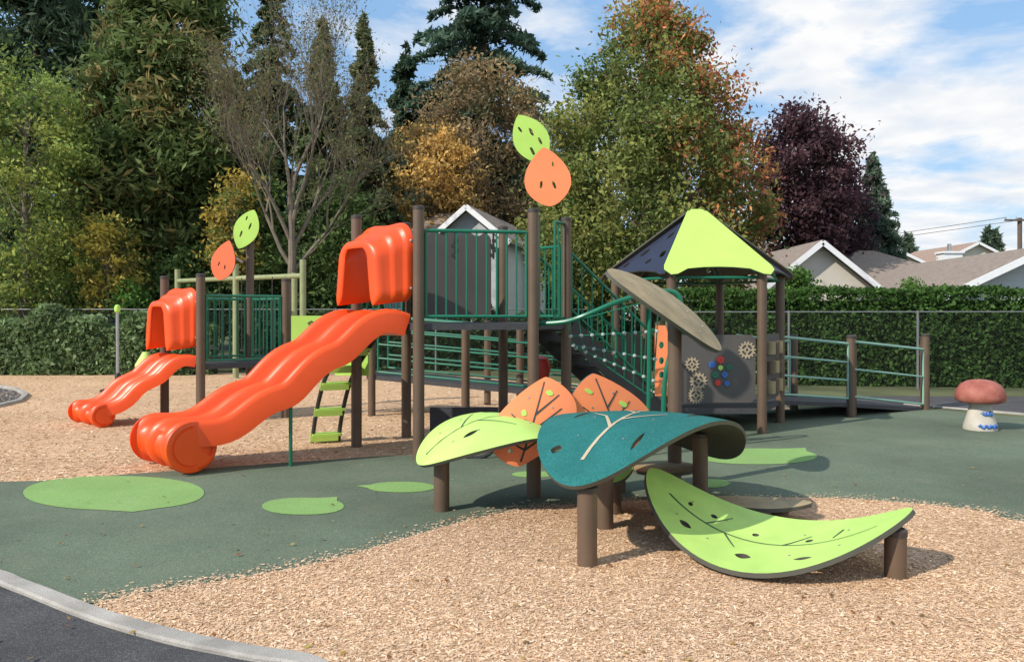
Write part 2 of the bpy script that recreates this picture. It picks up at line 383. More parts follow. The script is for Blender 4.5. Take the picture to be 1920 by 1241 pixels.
tag(quads('fallen_leaves',np.stack([x,y,np.full(n,.024)],1),np.stack([np.cos(a)*L,np.sin(a)*L,L*.2],1),np.stack([-np.sin(a)*L*.6,np.cos(a)*L*.6,L*.1],1),fl,M['leaf'],None),'small fallen autumn leaves lying across the play surface','leaves',kind='stuff')

# ---------------------------------------------------------------- slides, hoods
def interp(tab,t):
    for (a,b),(c,d) in zip(tab,tab[1:]):
        if t<=c: 
            k=(t-a)/(c-a); return b+(d-b)*k
    return tab[-1][1]
def slide(parent,N0,D,C,tab,R,wall=.2):
    N0=Vector((*N0,0));D=Vector((*D,0));C=Vector((*C,0)); Dh=D.normalized()
    def section(O,N,tr,bo,ridge):
        h=[(0,bo),(0,ridge-.06),(.010,ridge-.025),(.035,ridge-.005),(.06,ridge),(.09,ridge-.012),(.115,ridge-.06),(.135,tr+.03),(.18,tr),(.32,tr-.01),(.385,tr+.03),(.41,ridge-.10),(.435,ridge-.045),(.465,ridge-.015),(.5,ridge-.008)]
        full=h+[(1-a,b) for a,b in h[:-1][::-1]]
        return [O+C*a+N*b for a,b in full]
    secs=[]; n=40
    zs=[interp(tab,i/n) for i in range(n+1)]
    for _ in range(3): zs=[zs[0]]+[(zs[i-1]+2*zs[i]+zs[i+1])/4 for i in range(1,n)]+[zs[n]]
    for i in range(n+1):
        t=i/n; O=N0+D*t+Vector((0,0,zs[i]-R)); dz=(zs[min(i+1,n)]-zs[max(i-1,0)])
        dl=D.length*(min(i+1,n)-max(i-1,0))/n; N=(Vector((0,0,1))*dl-Dh*dz).normalized()
        e=max(0,(t-.85)/.15)
        if t>.93: N=Vector((0,0,1))
        secs.append(section(O,N,R-wall+e*(wall-.15),.0,R))
    Oe=N0+D+Vector((0,0,zs[n]-R))
    for k in range(1,16):
        a=math.radians(16*k); N=Vector((0,0,math.cos(a)))+Dh*math.sin(a)
        secs.append(section(Oe,N,R-.15+.07*min(1,k/6),.0,R))
    m=MB(); m.loft(secs); s=m.build('slide',M['orange'],parent,60)
    Cs=C.normalized(); R_=R-.004
    for q,ax in ((Oe+Cs*.02,-Cs),(Oe+C-Cs*.02,Cs)):
        g=MB(); g.lathe(q,[(R_,0),(R_,.018),(R_*.96,.032),(R_*.80,.038),(R_*.77,.024),(R_*.72,.024),(R_*.69,.038),(R_*.3,.042),(.001,.042)],40,ax=ax); g.build('end_disc',M['orange'],s,28)
    return s,Oe
def hood(parent,N0,Dh,C,z0,z1,out,sc=1.0,r=.36,drop=.13):
    N0=Vector((*N0,0));C=Vector((*C,0));W=C.length;Ch=C.normalized();Dh=Vector((*Dh,0)).normalized()
    hh=z1-z0; path=[(0,-.10,1,0,.15),(0,-.085,1,0,.45),(0,-.05,1,0,.75),(0,.0,1,0,.95),(0,.06,1,0,1),(0,hh-r,1,0,1)]
    for k in range(1,11): a=PI/2*k/11; path.append((r-r*math.cos(a),hh-r+r*math.sin(a),math.cos(a),-math.sin(a),1))
    path+=[(W*.45,hh,0,-1,1),(W*.55,hh,0,-1,1)]
    for k in range(1,11): a=PI/2*k/11; path.append((W-r+r*math.sin(a),hh-r+r*math.cos(a),-math.sin(a),-math.cos(a),1))
    path+=[(W,hh-r,-1,0,1),(W,.06,-1,0,1),(W,0,-1,0,.95),(W,-.05,-1,0,.75),(W,-.085,-1,0,.45),(W,-.10,-1,0,.15)]
    PR=[(0,0),(.13,0),(.18,.010),(.22,.032),(.27,.042),(.44,.045),(.50,.052),(.55,.075),(.6,.088),(.78,.088),(.88,.094),(.95,.11),(.985,.135),(1,.165),(1.01,.20),(1.0,.235),(.965,.25),(.92,.245),(.88,.225),(.7,.215),(.55,.20),(.3,.18),(0,.17)]
    secs=[]
    for (c,z,nc,nz,bs) in path:
        row=[]; up=max(0,min(1,z/hh))
        for o_,ins in PR:
            ins=(.13+(ins-.13)*bs)*sc
            sh=(1-o_)*.10*abs(nc*nz)
            vi=ins*(.62 if ins>.1 else .9)      # the lintel is thinner than the legs
            flare=.05*max(0,1-z/(hh*.5))*o_*bs   # legs sweep outwards toward their feet
            sgn=1 if nc>0 else -1
            row.append(N0+Ch*(c+nc*ins-(sh+flare)*sgn*(1 if nc else 0))+Vector((0,0,z0+z+nz*vi+sh-drop*o_*(.35+.65*up)))+Dh*(out*o_))
        secs.append(row)
    m=MB(); m.loft(secs); h=m.build('slide_hood',M['orange'],parent,55)
    for s_,t_ in ((0.02,.12),(.02,.8),(.98,.12),(.98,.8)):
        g=MB(); p=N0+C*s_+Vector((0,0,z0+hh*t_-.05))+Dh*.02; g.tube([p,p-C.normalized()*(.05 if s_<.5 else -.05)],.016,8); g.build('bolt',M['steel'],h)
    return h
def topper(parent,c,L,W,ang,tilt,m,holes,k=1.0,e=.75,name='leaf_topper'):
    c=Vector(c); ax=Vector((math.cos(ang)*math.cos(tilt),math.cos(ang)*math.sin(tilt),math.sin(ang))); w=Vector((-math.sin(ang)*math.cos(tilt),-math.sin(ang)*math.sin(tilt),math.cos(ang)))
    fn=lambda u,y:c+ax*(u-.5)*L+w*y*W/2
    mb=MB(); sheet(mb,leafoutline(e,k),holes,fn,.02,None,flip=(ax.cross(w).y>0)); return mb.build(name,[m,M['edge']],parent,30)
def platform(parent,poly,z):
    m=MB(); m.prism(poly,z-.07,z); return m.build('deck',M['deckm'],parent)
def sm3(p,n=5):
    out=[]
    for i in range(len(p)-1):
        a=p[max(i-1,0)];b=p[i];c=p[i+1];e=p[min(i+2,len(p)-1)]
        for k in range(n): t=k/n; out.append(.5*((2*b)+(c-a)*t+(2*a-5*b+4*c-e)*t*t+(3*b-a-3*c+e)*t**3))
    return out+[p[-1]]
# =============== tall tower
A=(-1.03,8.53);B=(.24,8.75);C_=(.67,9.56);D_=(-.12,10.5);F_=(-1.38,10.1);E=(-1.88,9.35)
T=thing('play_tower','tall climbing tower with wide orange double wave slide, dark deck and green railings','play structure',(-.5,9.4,0))
for q in (A,B,C_,D_,F_,E): post(T,*q,2.8)
for px,Y,h in ((697,12.2,1.5),(873,11.0,1.5),(914,13.7,1.5),(975,12.6,1.45)): post(T,*XY(px,Y),h,.06)
platform(T,[A,B,C_,D_,F_,E],1.5)
railing(T,A,B,1.58,2.53)
railing(T,D_,F_,1.58,2.5)
railing(T,B,(.32,9.05),1.56,2.75,sp=.08,inset=.03); railing(T,(.50,9.3),C_,1.56,2.72,sp=.08,inset=.03)
railing(T,(C_[0]-.02,C_[1]+.05),(.2,10.1),1.58,2.45)
railing(T,F_,E,1.58,2.5)
mb=MB(); fn=lambda x,z:Vector((-1.22+x*1.0,9.75+x*.25,1.56+z))
o=[(0,0),(.95,0),(.95,1.0),(.93,1.05)]+[(.93-.9*i/14,1.07+.03*math.sin(i*1.9)) for i in range(1,14)]+[(.02,1.03),(0,.98)]
sheet(mb,o,[],fn,.02); pn=mb.build('panel',[M['panel'],M['panel']],T)
for px in (853,925):
    mb=MB(); mb.tube([P(px,437,9.6),P(px,486,9.6)],.012,6)
    for a in range(4): p=P(px+(-2 if a%2 else 2),452+a*9,9.6); mb.box(p,(.06,.03,.045),0)
    mb.build('hanging_chime',M['black'],T)
tab=[(0,1.63),(.06,1.68),(.11,1.67),(.18,1.55),(.25,1.38),(.30,1.31),(.36,1.29),(.42,1.18),(.5,.97),(.55,.89),(.62,.87),(.68,.79),(.76,.64),(.84,.56),(.92,.54),(1,.55)]
s1,Oe=slide(T,(-1.2,8.6),(-1.98,-.92),(-.67,.66),tab,.265)
hood(T,(-1.11,8.62),(-.88,-.47),(-.68,.68),1.85,2.63,.38)
mb=MB(); mb.tube([(-2.33,8.14,0),(-2.33,8.14,.74)],.02); mb.build('slide_support',M['green'],T)
mb=MB(); mb.lathe((Oe.x-.1,Oe.y+.25,0),[(.09,0),(.09,.015),(.035,.03),(.035,.1)],16); mb.build('slide_foot',M['black'],T)
topper(T,P(996,262,8.72),.62,.40,math.radians(118),0,M['lime'],[lens(.3,.25,.09,.09,.7),lens(.62,-.2,.09,.09,.3),lens(.75,.3,.06,.08,-.5),lens(.4,-.4,.08,.08,.8)])
topper(T,P(1026,332,8.62),.66,.52,math.radians(97),0,M['oleaf'],[lens(.35,-.25,.10,.05,.9),lens(.38,.3,.09,.05,-.9),lens(.7,-.3,.05,.04,.3)],k=.82)
S0=Vector((.72,9.6,1.5));S1=Vector((1.98,10.25,.36)); d=(S1-S0); sv=Vector((-.5,.62,0)).normalized()*.62
for o_ in (Vector((0,0,0)),sv):
    mb=MB(); mb.beam(S0+o_-Vector((0,0,.08)),S1+o_-Vector((0,0,.08)),.03,.27); mb.build('stair_stringer',M['stringer'],T)
for i in range(7):
    mb=MB(); c=S0+d*((i+.5)/7)+sv/2
    q=[c-sv/2*.96+Vector((-.12,-.06,0)),c-sv/2*.96+Vector((.12,.06,0)),c+sv/2*.96+Vector((.12,.06,0)),c+sv/2*.96+Vector((-.12,-.06,0))]
    mb.add(q+[p-Vector((0,0,.03)) for p in q],[(0,1,2,3),(7,6,5,4),(0,4,5,1),(1,5,6,2),(2,6,7,3),(3,7,4,0)])
    mb.build('stair_tread',M['deckm'],T)
for o_ in (Vector((0,0,0)),sv):
    railing(T,(S0+o_)[:2],(S1+o_)[:2],1.66,2.36,.54,1.24,sp=.15,inset=.02,name='stair_rail')
arch=[P(1008,607,8.85),P(1060,603,8.7),P(1100,590,8.6),P(1160,565,8.6),P(1215,550,8.7),P(1250,546,8.8),P(1270,552,8.8),P(1277,575,8.8),P(1270,620,8.8),P(1255,670,8.8),P(1246,720,8.8),P(1243,820,8.8)]
arch=sm3(arch)
mb=MB(); mb.tube(arch,.028,10); mb.build('climber_tube',M['green'],T)
mb=MB(); mb.tube([P(1218,560,8.8),P(1215,850,8.75)],.024,8); mb.build('climber_tube',M['green'],T)
mb=MB(); a0=P(1065,605,8.8);a1=P(1235,560,8.75);b0=P(1085,650,9.1);b1=P(1222,745,9.0)
n=8
net=[[ (a0*(1-i/n)+a1*(i/n))*(1-j/4)+(b0*(1-i/n)+b1*(i/n))*(j/4)+Vector((0,0,-.12*math.sin(PI*j/4))) for j in range(5)] for i in range(n+1)]
for i in range(n+1): mb.tube(net[i],.008,5)
for j in range(5): mb.tube([net[i][j] for i in range(n+1)],.008,5)
nn=mb.build('climbing_net',M['green'],T)
for i in range(n+1):
    for j in range(1,4): mb=MB(); mb.lathe(net[i][j],[(.004,-.024),(.022,-.01),(.022,.01),(.004,.024)],8); mb.build('net_knot',M['rope'],nn)
mb=MB(); fn=lambda x,z:P(1228+x*24,742-z*132,9.3); sheet(mb,[(0,0),(1,0),(1,.9),(.8,1),(.1,1),(0,.9)],[ell(.5,.3,.2,.05),ell(.5,.5,.2,.05),ell(.5,.72,.2,.05)],fn,.02); mb.build('climbing_panel',[M['oleaf'],M['oleaf']],T)
ra,rb=XY(700,12.2),XY(1130,11.4)
mb=MB(); z0,z1=.62,.36
p0=Vector((*ra,z0));p1=Vector((*rb,z1)); mb.beam(p0+Vector((0,.5,0)),p1+Vector((0,.5,0)),1.0,.07); mb.build('ramp_deck',M['deckm'],T)
for o_ in (0,1.0):
    railing(T,(ra[0],ra[1]+o_),(rb[0],rb[1]+o_),z0+.08,z0+.95,z1+.08,z1+.95,rows=(.25,.5,.75),name='ramp_rail')
mb=MB(); mb.box(((870-960)*10.2/F,10.2,.2),(.9,.03,.36)); mb.build('climber_base',M['deckm'],T)
mb=MB(); c=P(893,815,8.7); mb.tube([c+Vector((.26*math.cos(a),.12*math.sin(a),.24*math.sin(a))) for a in [PI*.9+i*PI*1.15/16 for i in range(17)]],.022,8); mb.build('foot_hoop',M['black'],T)
mb=MB(); c=P(1012,690,10.4); mb.lathe(c,[(.05,-.2),(.12,-.14),(.15,0),(.12,.13),(.04,.17)],18); mb.build('red_bubble',M['red'],T)
L0=sm3([P(585,832,9.65),P(592,780,9.6),P(606,720,9.45),P(625,680,9.3),P(650,640,9.2),P(668,605,9.2)]); L1=[p+Vector((.30,.12,0)) for p in L0]
for L_ in (L0,L1): mb=MB(); mb.tube(L_,.026); mb.build('ladder_rail',M['stringer'],T)
for i,f in enumerate((.10,.26,.42,.58,.74)):
    q=L0[int(f*(len(L0)-1))]; c=q+Vector((.15,.06,0)); mb=MB(); mb.box(c,(.36,.20,.03),.38); mb.box(c+Vector((0,-.10,-.035)),(.34,.025,.07),.38); mb.build('ladder_step',M['lime'],T)
mb=MB(); mb.prism([XY(628,9.6),XY(692,9.5),XY(692,10.0),XY(628,10.1)],.85,1.12); mb.build('entry_step',M['lime'],T)
# =============== small tower
T2=thing('play_tower','low toddler tower with short orange double slide and leaf topped post at left','play structure',(-4.5,12,0))
a,b,c,d4=(-4.55,11.3),(-3.51,12.0),(-4.32,12.75),(-5.39,12.0)
post(T2,*a,2.2);post(T2,*b,2.16);post(T2,*c,2.8);post(T2,*d4,2.2)
platform(T2,[a,b,c,d4],.87)
railing(T2,a,b,.93,1.88); railing(T2,b,c,.93,1.85); railing(T2,c,d4,.93,1.85)
tab2=[(0,1.0),(.1,1.03),(.2,.97),(.33,.79),(.45,.72),(.55,.66),(.68,.47),(.8,.38),(.9,.34),(1,.34)]
slide(T2,(-4.66,11.36),(-1.12,-.42),(-.66,.58),tab2,.17,.13)
hood(T2,(-4.62,11.36),(-.88,-.47),(-.68,.58),1.22,1.99,.36,.95,.34)
topper(T2,P(462,430,12.6),.68,.40,math.radians(68),0,M['lime'],[lens(.35,.25,.1,.08,.7),lens(.6,-.2,.1,.08,.3),lens(.75,.3,.06,.07,-.5)])
topper(T2,P(420,488,12.5),.66,.44,math.radians(72),-.25,M['oleafd'],[lens(.35,-.25,.08,.05,.9),lens(.38,.3,.08,.05,-.9)],k=.82)
mb=MB(); mb.tube([P(432,478,12.6),P(455,492,12.7)],.02); mb.build('topper_bracket',M['steel'],T2)
mb=MB(); fn=lambda x,z:P(546+x*76,660-z*68,11.9+.1*x); sheet(mb,[(0,0),(1,0),(1,1),(0,1)],[],fn,.02,flip=False); lp=mb.build('lime_panel',[M['lime'],M['lime']],T2)
mb=MB(); q=[fn(x,z)+Vector((0,-.02,0)) for x,z in ((.5,.85),(.42,.8),(.5,.7),(.45,.55),(.5,.45),(.6,.5),(.62,.7),(.72,.75),(.8,.9),(.7,.92),(.66,.8),(.55,.82),(.5,.85))]; mb.tube(q,.009,5)
mb.tube([fn(x,z)+Vector((0,-.02,0)) for x,z in ((.5,.45),(.48,.42),(.55,.3),(.7,.32),(.78,.5),(.7,.6))],.009,5); mb.build('squiggle_drawing',M['dark'],lp)
mb=MB(); mb.lathe(P(274,690,12.0),[(.02,-.2),(.14,-.1),(.16,.05),(.05,.25)],16); mb.build('lime_bubble',M['limed'],T2)

# =============== shelter
SH=thing('play_shelter','hexagonal shelter with lime and navy pyramid roof and gear panel','play structure',(2.75,11.45,0))
cx,cy,R=2.75,11.45,1.22
V6=[(cx+R*math.cos(PI/3*k),cy+R*math.sin(PI/3*k)) for k in range(6)]
for q in V6: post(SH,*q,2.2)
platform(SH,V6,.34)
Re=1.38; apex=Vector((cx-.03,cy,3.14))
for k in range(6):
    p=Vector((cx+Re*math.cos(PI/3*k),cy+Re*math.sin(PI/3*k),2.15));q=Vector((cx+Re*math.cos(PI/3*(k+1)),cy+Re*math.sin(PI/3*(k+1)),2.15))
    mid=(p+q)/2; nrm=(q-p).cross(apex-p).normalized(); lime=(k%2==0); ofs=nrm*(.03 if lime else 0)
    fn=lambda x,t,p=p,q=q,mid=mid,ofs=ofs:mid+(q-p)/2*x+(apex-mid)*t+ofs
    if lime: o=[(-1.06,.02),(-.95,-.05),(-.82,-.04),(-.6,.035),(-.3,.055),(.0,.06),(.3,.055),(.6,.035),(.82,-.04),(.95,-.05),(1.06,.02),(1.04,.08),(.24,.92),(.19,.965),(.1,.985),(-.1,.985),(-.19,.965),(-.24,.92),(-1.04,.08)]
    else: o=[(-.94,.0),(-.8,-.01),(-.6,.03),(-.3,.05),(0,.06),(.3,.05),(.6,.03),(.8,-.01),(.94,0),(.90,.08),(.07,.90),(0,.92),(-.07,.90),(-.90,.08)]
    hs=[] if lime else [lens(-.35,.35,.1,.05,.5),lens(.3,.3,.1,.05,-.4),lens(-.02,.6,.07,.05,.9),lens(.05,.2,.07,.04,.2),lens(-.6,.17,.07,.04,.2)]
    mb=MB(); sheet(mb,o,hs,fn,.02); mb.build('roof_panel',[M['lime'] if lime else M['navy'],M['edge']],SH)
for k in range(6):
    p=Vector((*V6[k],2.1)); mb=MB(); mb.tube([p,apex-Vector((0,0,.14))],.02,8); mb.build('roof_strut',M['green'],SH)
    mb=MB(); mb.tube([Vector((*V6[k],2.10)),Vector((*V6[(k+1)%6],2.10))],.02,8); mb.build('eave_tube',M['green'],SH)
def vplate(parent,p,q,z0,z1,m,name='panel',ins=.09,holes=[]):
    p=Vector((*p,0));q=Vector((*q,0));d=(q-p).normalized(); p=p+d*ins;q=q-d*ins; L=(q-p).length; h=z1-z0; r=.06
    o=[(r,0),(L-r,0),(L,r),(L,h-r),(L-r,h),(r,h),(0,h-r),(0,r)]
    fn=lambda x,z:p+d*x+Vector((0,0,z0+z)); mb=MB(); sheet(mb,o,holes,fn,.02); return mb.build(name,[m,M['edge']],parent),fn,L
pn,fnp,Lp=vplate(SH,V6[4],V6[5],.42,1.33,M['panel'])
def gear(px,py,r,m,teeth=12,ring=.55,off=.018):
    Y=cy-R*math.sin(PI/3); c=P(px,py,Y); o=[]
    for i in range(teeth*4):
        a=2*PI*i/(teeth*4); rr=r if (i%4) in (0,1) else r*.78; o.append((rr*math.cos(a),rr*math.sin(a)))
    mb=MB(); hs=[ell(0,0,r*.16,r*.16,0,12)]
    if ring<.7:
        for k in range(4):
            a0=PI/2*k+.22;a1=PI/2*(k+1)-.22
            hs.append([(r*.6*math.cos(a0+(a1-a0)*i/5),r*.6*math.sin(a0+(a1-a0)*i/5)) for i in range(6)]+[(r*.34*math.cos(a1-(a1-a0)*i/4),r*.34*math.sin(a1-(a1-a0)*i/4)) for i in range(5)])
    sheet(mb,o,hs,lambda x,z:Vector((c.x+x,Y-off,c.z+z)),.006); mb.build('gear',[m,m],pn)
g_=M['gtan']
for g in [(1297,683,.1,g_),(1309,714,.12,g_,14),(1400,656,.12,g_,14),(1304,741,.11,g_,16)]: gear(*g)
for px,py,r,m in [(1334,683,.05,M['blue']),(1350,674,.055,M['red']),(1366,688,.045,M['green']),(1340,702,.05,M['green']),(1358,702,.045,M['blue']),(1350,689,.035,M['lime']),(1345,717,.045,M['red']),(1362,718,.04,M['blue'])]: gear(px,py,r,m,8,.9,.026)
pn2,fnp2,_=vplate(SH,V6[5],V6[0],.42,1.33,M['panel'])
for i in range(3):
    for j in range(3):
        x=_*(.25+.25*i); z=.18+.27*j; mb=MB(); p=fnp2(x,z)+Vector((.03,-.03,0)); mb.lathe(p,[(.03,-.09),(.07,-.085),(.07,.085),(.03,.09)],12); mb.build('spinner',M['post'] if (i+j)%2 else M['wood'],pn2)
vplate(SH,V6[2],V6[3],.42,1.3,M['oleaf'])
railing(SH,V6[1],V6[2],.45,1.35)
R1=(5.28,12.05);R2=(6.95,13.0);Q1=(4.72,12.95)
RP=thing('ramp','low access ramp with green rails and short brown posts right of the shelter','ramp',(5.3,12.5,0))
n0=V6[0]
def off(p): return (p[0]-.42,p[1]+1.05)
for q in (R1,R2): post(RP,*q,1.28)
post(RP,*Q1,1.27); post(RP,R1[0]+.12,R1[1]+.22,1.28); post(RP,R2[0]+.14,R2[1]+.3,1.22)
pg=M['glintgreen']
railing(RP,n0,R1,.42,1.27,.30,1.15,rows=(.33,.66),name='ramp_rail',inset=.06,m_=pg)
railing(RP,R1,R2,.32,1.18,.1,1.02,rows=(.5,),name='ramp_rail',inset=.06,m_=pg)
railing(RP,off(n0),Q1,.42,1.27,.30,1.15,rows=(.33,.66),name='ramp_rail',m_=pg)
for (p,q,za,zb) in ((n0,R1,.33,.22),(R1,R2,.22,.03)):
    mb=MB(); p1,q1,p2,q2=Vector((*p,za)),Vector((*q,zb)),Vector((*off(p),za)),Vector((*off(q),zb)); dz=Vector((0,0,.06))
    mb.add([p1,q1,q2,p2,p1-dz,q1-dz,q2-dz,p2-dz],[(0,1,2,3),(7,6,5,4),(0,4,5,1),(1,5,6,2),(2,6,7,3),(3,7,4,0)]); mb.build('ramp_deck',M['deckm'],RP)

# =============== leaf climbers
def leafthing(label,A,B,C,N,Mx,m,posts,holes,veins,vm,e=.65,k=1.0,thick=.03,side=None,face=None,decals=[],vw=.02,lift=0,wave=0):
    if lift:
        A,B,C,N,Mx=[q+Vector((0,0,lift)) for q in (A,B,C,N,Mx)]
    t=thing('leaf_climber',label,'leaf climber',(C.x,C.y,0))
    f0=surf(A,B,C,N,Mx)
    fn=(lambda u,y:f0(u,y)+Vector((0,0,wave*math.sin(2*PI*u)*(1-.3*y)))) if wave else f0
    n=(fn(.501,0)-fn(.499,0)).cross(fn(.5,.001)-fn(.5,-.001)).normalized()
    flip=(n.y>0) if face=='front' else (n.z<0)
    sg=-1 if flip else 1
    mb=MB(); sheet(mb,leafoutline(e,k),holes,fn,thick,(.05,.10),flip); lf=mb.build('leaf',[m,side or M['edge']],t,40)
    if veins:
        mb=MB()
        for v in veins: strip(mb,fn,v,vw,thick/2+.004,flip)
        mb.build('vein',vm,lf)
    for (loop,mm) in decals:
        mb=MB(); sheet(mb,loop,[],lambda u,y:fn(u,y)+n*sg*(thick/2+.004),.004,None,flip); mb.build('leaf_mark',[mm,mm],lf)
    for u in (.2,.35,.65,.8):
        for y in (-.4,.4):
            p=fn(u,y*prof(u)); nn=(fn(u+.001,y)-fn(u-.001,y)).cross(fn(u,y+.001)-fn(u,y-.001)).normalized()*sg
            mb=MB(); mb.tube([p,p+nn*(thick/2+.005)],.008,8); mb.build('bolt',M['steel'],lf)
    for x,y,h in posts: post(t,x,y,h)
    return t,fn
leafthing('teal grip surfaced arched leaf with tan vein, standing on two brown posts in front',
 P(1070,914,4.85),P(1356,858,7.1),P(1215,774,5.9),P(1352,792,5.5),P(1068,778,6.3),M['teal'],[(.478,4.915,.52),(XY(1313,6.6)[0],6.6,.6),(XY(1134,5.77)[0],5.77,.55)],
 [lens(.13,.40,.02,.06,0),lens(.40,.62,.06,.035,.0),lens(.20,-.45,.05,.03,.0),lens(.50,-.62,.05,.04,.0),lens(.62,.45,.03,.06,.2)],
 [[(.09,.02),(.5,0),(.92,0)],[(.26,.0),(.36,.25),(.40,.48)],[(.42,.0),(.50,.32)],[(.33,0),(.43,-.4)],[(.55,0),(.64,-.35)]],M['tan'],vw=.026,e=.52)
leafthing('lime arched leaf on a brown post, left of the teal leaf',
 P(786,872,6.2),P(1085,850,6.9),P(925,784,6.5),P(985,828,5.98),P(885,778,7.0),M['limed'],[(XY(828,6.3)[0],6.3,.44)],
 [lens(.3,-.35,.05,.05,0),lens(.55,.5,.05,.05,0)],
 [[(.06,0),(.9,0)],[(.3,0),(.45,.5)],[(.4,0),(.55,-.5)],[(.6,0),(.75,.4)],[(.6,0),(.75,-.4)]],M['dark'],vw=.012,e=.55,wave=-.02)
leafthing('lime sagging hammock leaf low over the wood chips at right front',
 P(1216,893,5.95),P(1714,974,4.75),P(1415,1035,5.15),P(1370,1088,4.66),P(1462,985,5.62),M['limed'],[(XY(1679,4.69)[0],4.69,.31),(XY(1238,6.15)[0],6.15,.3)],
 [lens(.25,-.35,.028,.07,0),ell(.3,.3,.014,.05),lens(.5,-.5,.03,.08,0),ell(.48,.25,.013,.05),ell(.68,.15,.013,.05),lens(.7,-.5,.03,.05,.0),ell(.2,.2,.010,.05)],
 [[(.12,0),(.5,0),(.9,0)],[(.38,0),(.45,-.3)],[(.6,0),(.68,.3)],[(.3,0),(.36,.5)],[(.78,.35),(.76,.1)]],M['dark'],e=.55,vw=.013,lift=.05)
OM=[(lens(.64,-.30,.035,.08,.3),M['lime']),(lens(.82,.20,.03,.10,.2),M['lime']),(lens(.27,.32,.03,.09,.1),M['lime'])]
leafthing('upright orange leaf panel with lime marks on a brown post, left one of the pair',
 P(972,874,6.45),P(1022,708,6.75),P(998,795,6.55),P(920,806,6.5),P(1078,780,6.7),M['oleaf'],[(XY(1001,6.72)[0],6.78,.6)],
 [lens(.22,-.35,.03,.05,0)],[[(.06,0),(.95,0)],[(.4,0),(.65,-.6)],[(.4,0),(.62,.6)],[(.2,0),(.4,-.65)],[(.2,0),(.42,.65)],[(.6,0),(.78,.45)]],M['dark'],e=.75,face='front',decals=OM,vw=.018)
leafthing('upright orange leaf panel behind the teal leaf, right one of the pair',
 P(1180,875,6.95),P(1112,700,6.8),P(1148,790,6.85),P(1072,785,6.8),P(1222,782,6.95),M['oleaf'],[(XY(1163,6.85)[0],6.96,.6)],
 [],[[(.06,0),(.95,0)],[(.4,0),(.65,-.6)],[(.5,0),(.7,.6)],[(.65,0),(.82,.4)]],M['dark'],e=.75,face='front',
 decals=[(lens(.82,-.3,.03,.09,.1),M['lime']),(lens(.68,.42,.035,.09,.1),M['lime'])],vw=.018)
leafthing('low lime leaf step half hidden beneath the teal leaf',
 P(1060,866,6.25),P(1188,872,6.3),P(1130,880,6.15),P(1140,908,5.85),P(1120,866,6.5),M['limed'],[(XY(1150,6.2)[0],6.2,.3)],[],[],None)
leafthing('large olive tan leaf tilted high on a tall brown post beside the shelter',
 P(1138,508,6.85),P(1350,657,7.15),P(1252,568,7.05),P(1240,592,6.68),P(1264,560,7.42),M['wood'],[(XY(1265,7.14)[0],7.14,1.58)],
 [],[],None,e=.48,side=M['edge'],thick=.035)
leafthing('flat grey tan leaf step around the foot of the tall leaf post',
 P(1183,876,6.9),P(1312,880,6.95),P(1245,878,6.9),P(1235,890,6.7),P(1255,866,7.2),M['wood'],[(XY(1240,6.95)[0],6.95,.2)],[],[],None,e=.5)
leafthing('lowest brown leaf step just above the wood chips',
 P(1330,938,6.25),P(1522,944,6.0),P(1415,942,6.1),P(1430,957,5.85),P(1400,933,6.35),M['wood'],[(XY(1462,6.03)[0],6.03,.11)],[],[],None,e=.6)

mx,my=XY(1838,10.75)
MU=thing('mushroom_seat','weathered red capped mushroom figure with blue marks on its stem','mushroom',(mx,my,0))
mb=MB(); mb.lathe((mx,my,0),[(.2,-.02),(.215,.03),(.2,.1),(.165,.22),(.14,.32),(.13,.42)]); st=mb.build('stem',M['mstem'],MU,60)
mb=MB(); mb.lathe((mx,my,0),[(.12,.40),(.26,.385),(.305,.41),(.315,.47),(.30,.55),(.25,.63),(.17,.68),(.08,.7),(.01,.705)]); mb.build('cap',M['mred'],MU,60)
for z,wv in ((.24,.6),(.07,.9)):
    mb=MB(); q=[]
    for i in range(15):
        a=-PI/2-.7*wv+1.4*wv*i/14; zz=z+.02*math.sin(i*1.7); r=interp([(0,.212),(.1,.204),(.22,.169),(.32,.144)],zz)+.002; q.append((mx+r*math.cos(a),my+r*math.sin(a),zz))
    mb.tube(q,.02,6); mb.build('blue_mark',M['blue'],st)
sx,sy=G(221,735)
SP=thing('standing_spinner','slim grey pole spinner with green knob and round foot plate at left','spinner',(sx,sy,0))
mb=MB(); mb.tube([(sx,sy,.04),(sx-.01,sy,1.68)],.032,10); mb.build('pole',M['steel'],SP)
mb=MB(); mb.lathe((sx,sy,0),[(.33,.02),(.34,.05),(.3,.07),(.05,.09),(.06,.35),(.035,.4)],24); mb.build('foot_plate',M['black'],SP)
mb=MB(); mb.lathe((sx-.01,sy,1.66),[(.03,-.02),(.055,.01),(.06,.08),(.045,.13),(.01,.15)],14); mb.build('knob',M['lime'],SP)
SW=thing('swing_set','olive green swing frame far behind the low toddler tower','swing set',(-7,19,0))
olive=mat('olive_lime_metal',(.27,.30,.15),.5)
for px,yt,Y in ((333,505,21),(442,496,19.5),(568,487,18),(552,512,20)):
    x,y=XY(px,Y); z=P(px,yt,Y).z; mb=MB(); mb.tube([(x,y,0),(x,y,z)],.075,12); mb.build('post',olive,SW)
mb=MB(); mb.tube([P(333,527,21),P(442,522,19.5),P(568,517,18)],.06,10); mb.build('beam',olive,SW)
for f in (.3,.62,.85):
    p=P(333,527,21).lerp(P(568,517,18),f); mb=MB()
    for s in (-.22,.22): mb.tube([p+Vector((s,0,0)),p+Vector((s,0,-1.75))],.012,5)
    mb.box(p+Vector((0,0,-1.78)),(.48,.2,.05)); mb.build('swing',M['black'],SW)

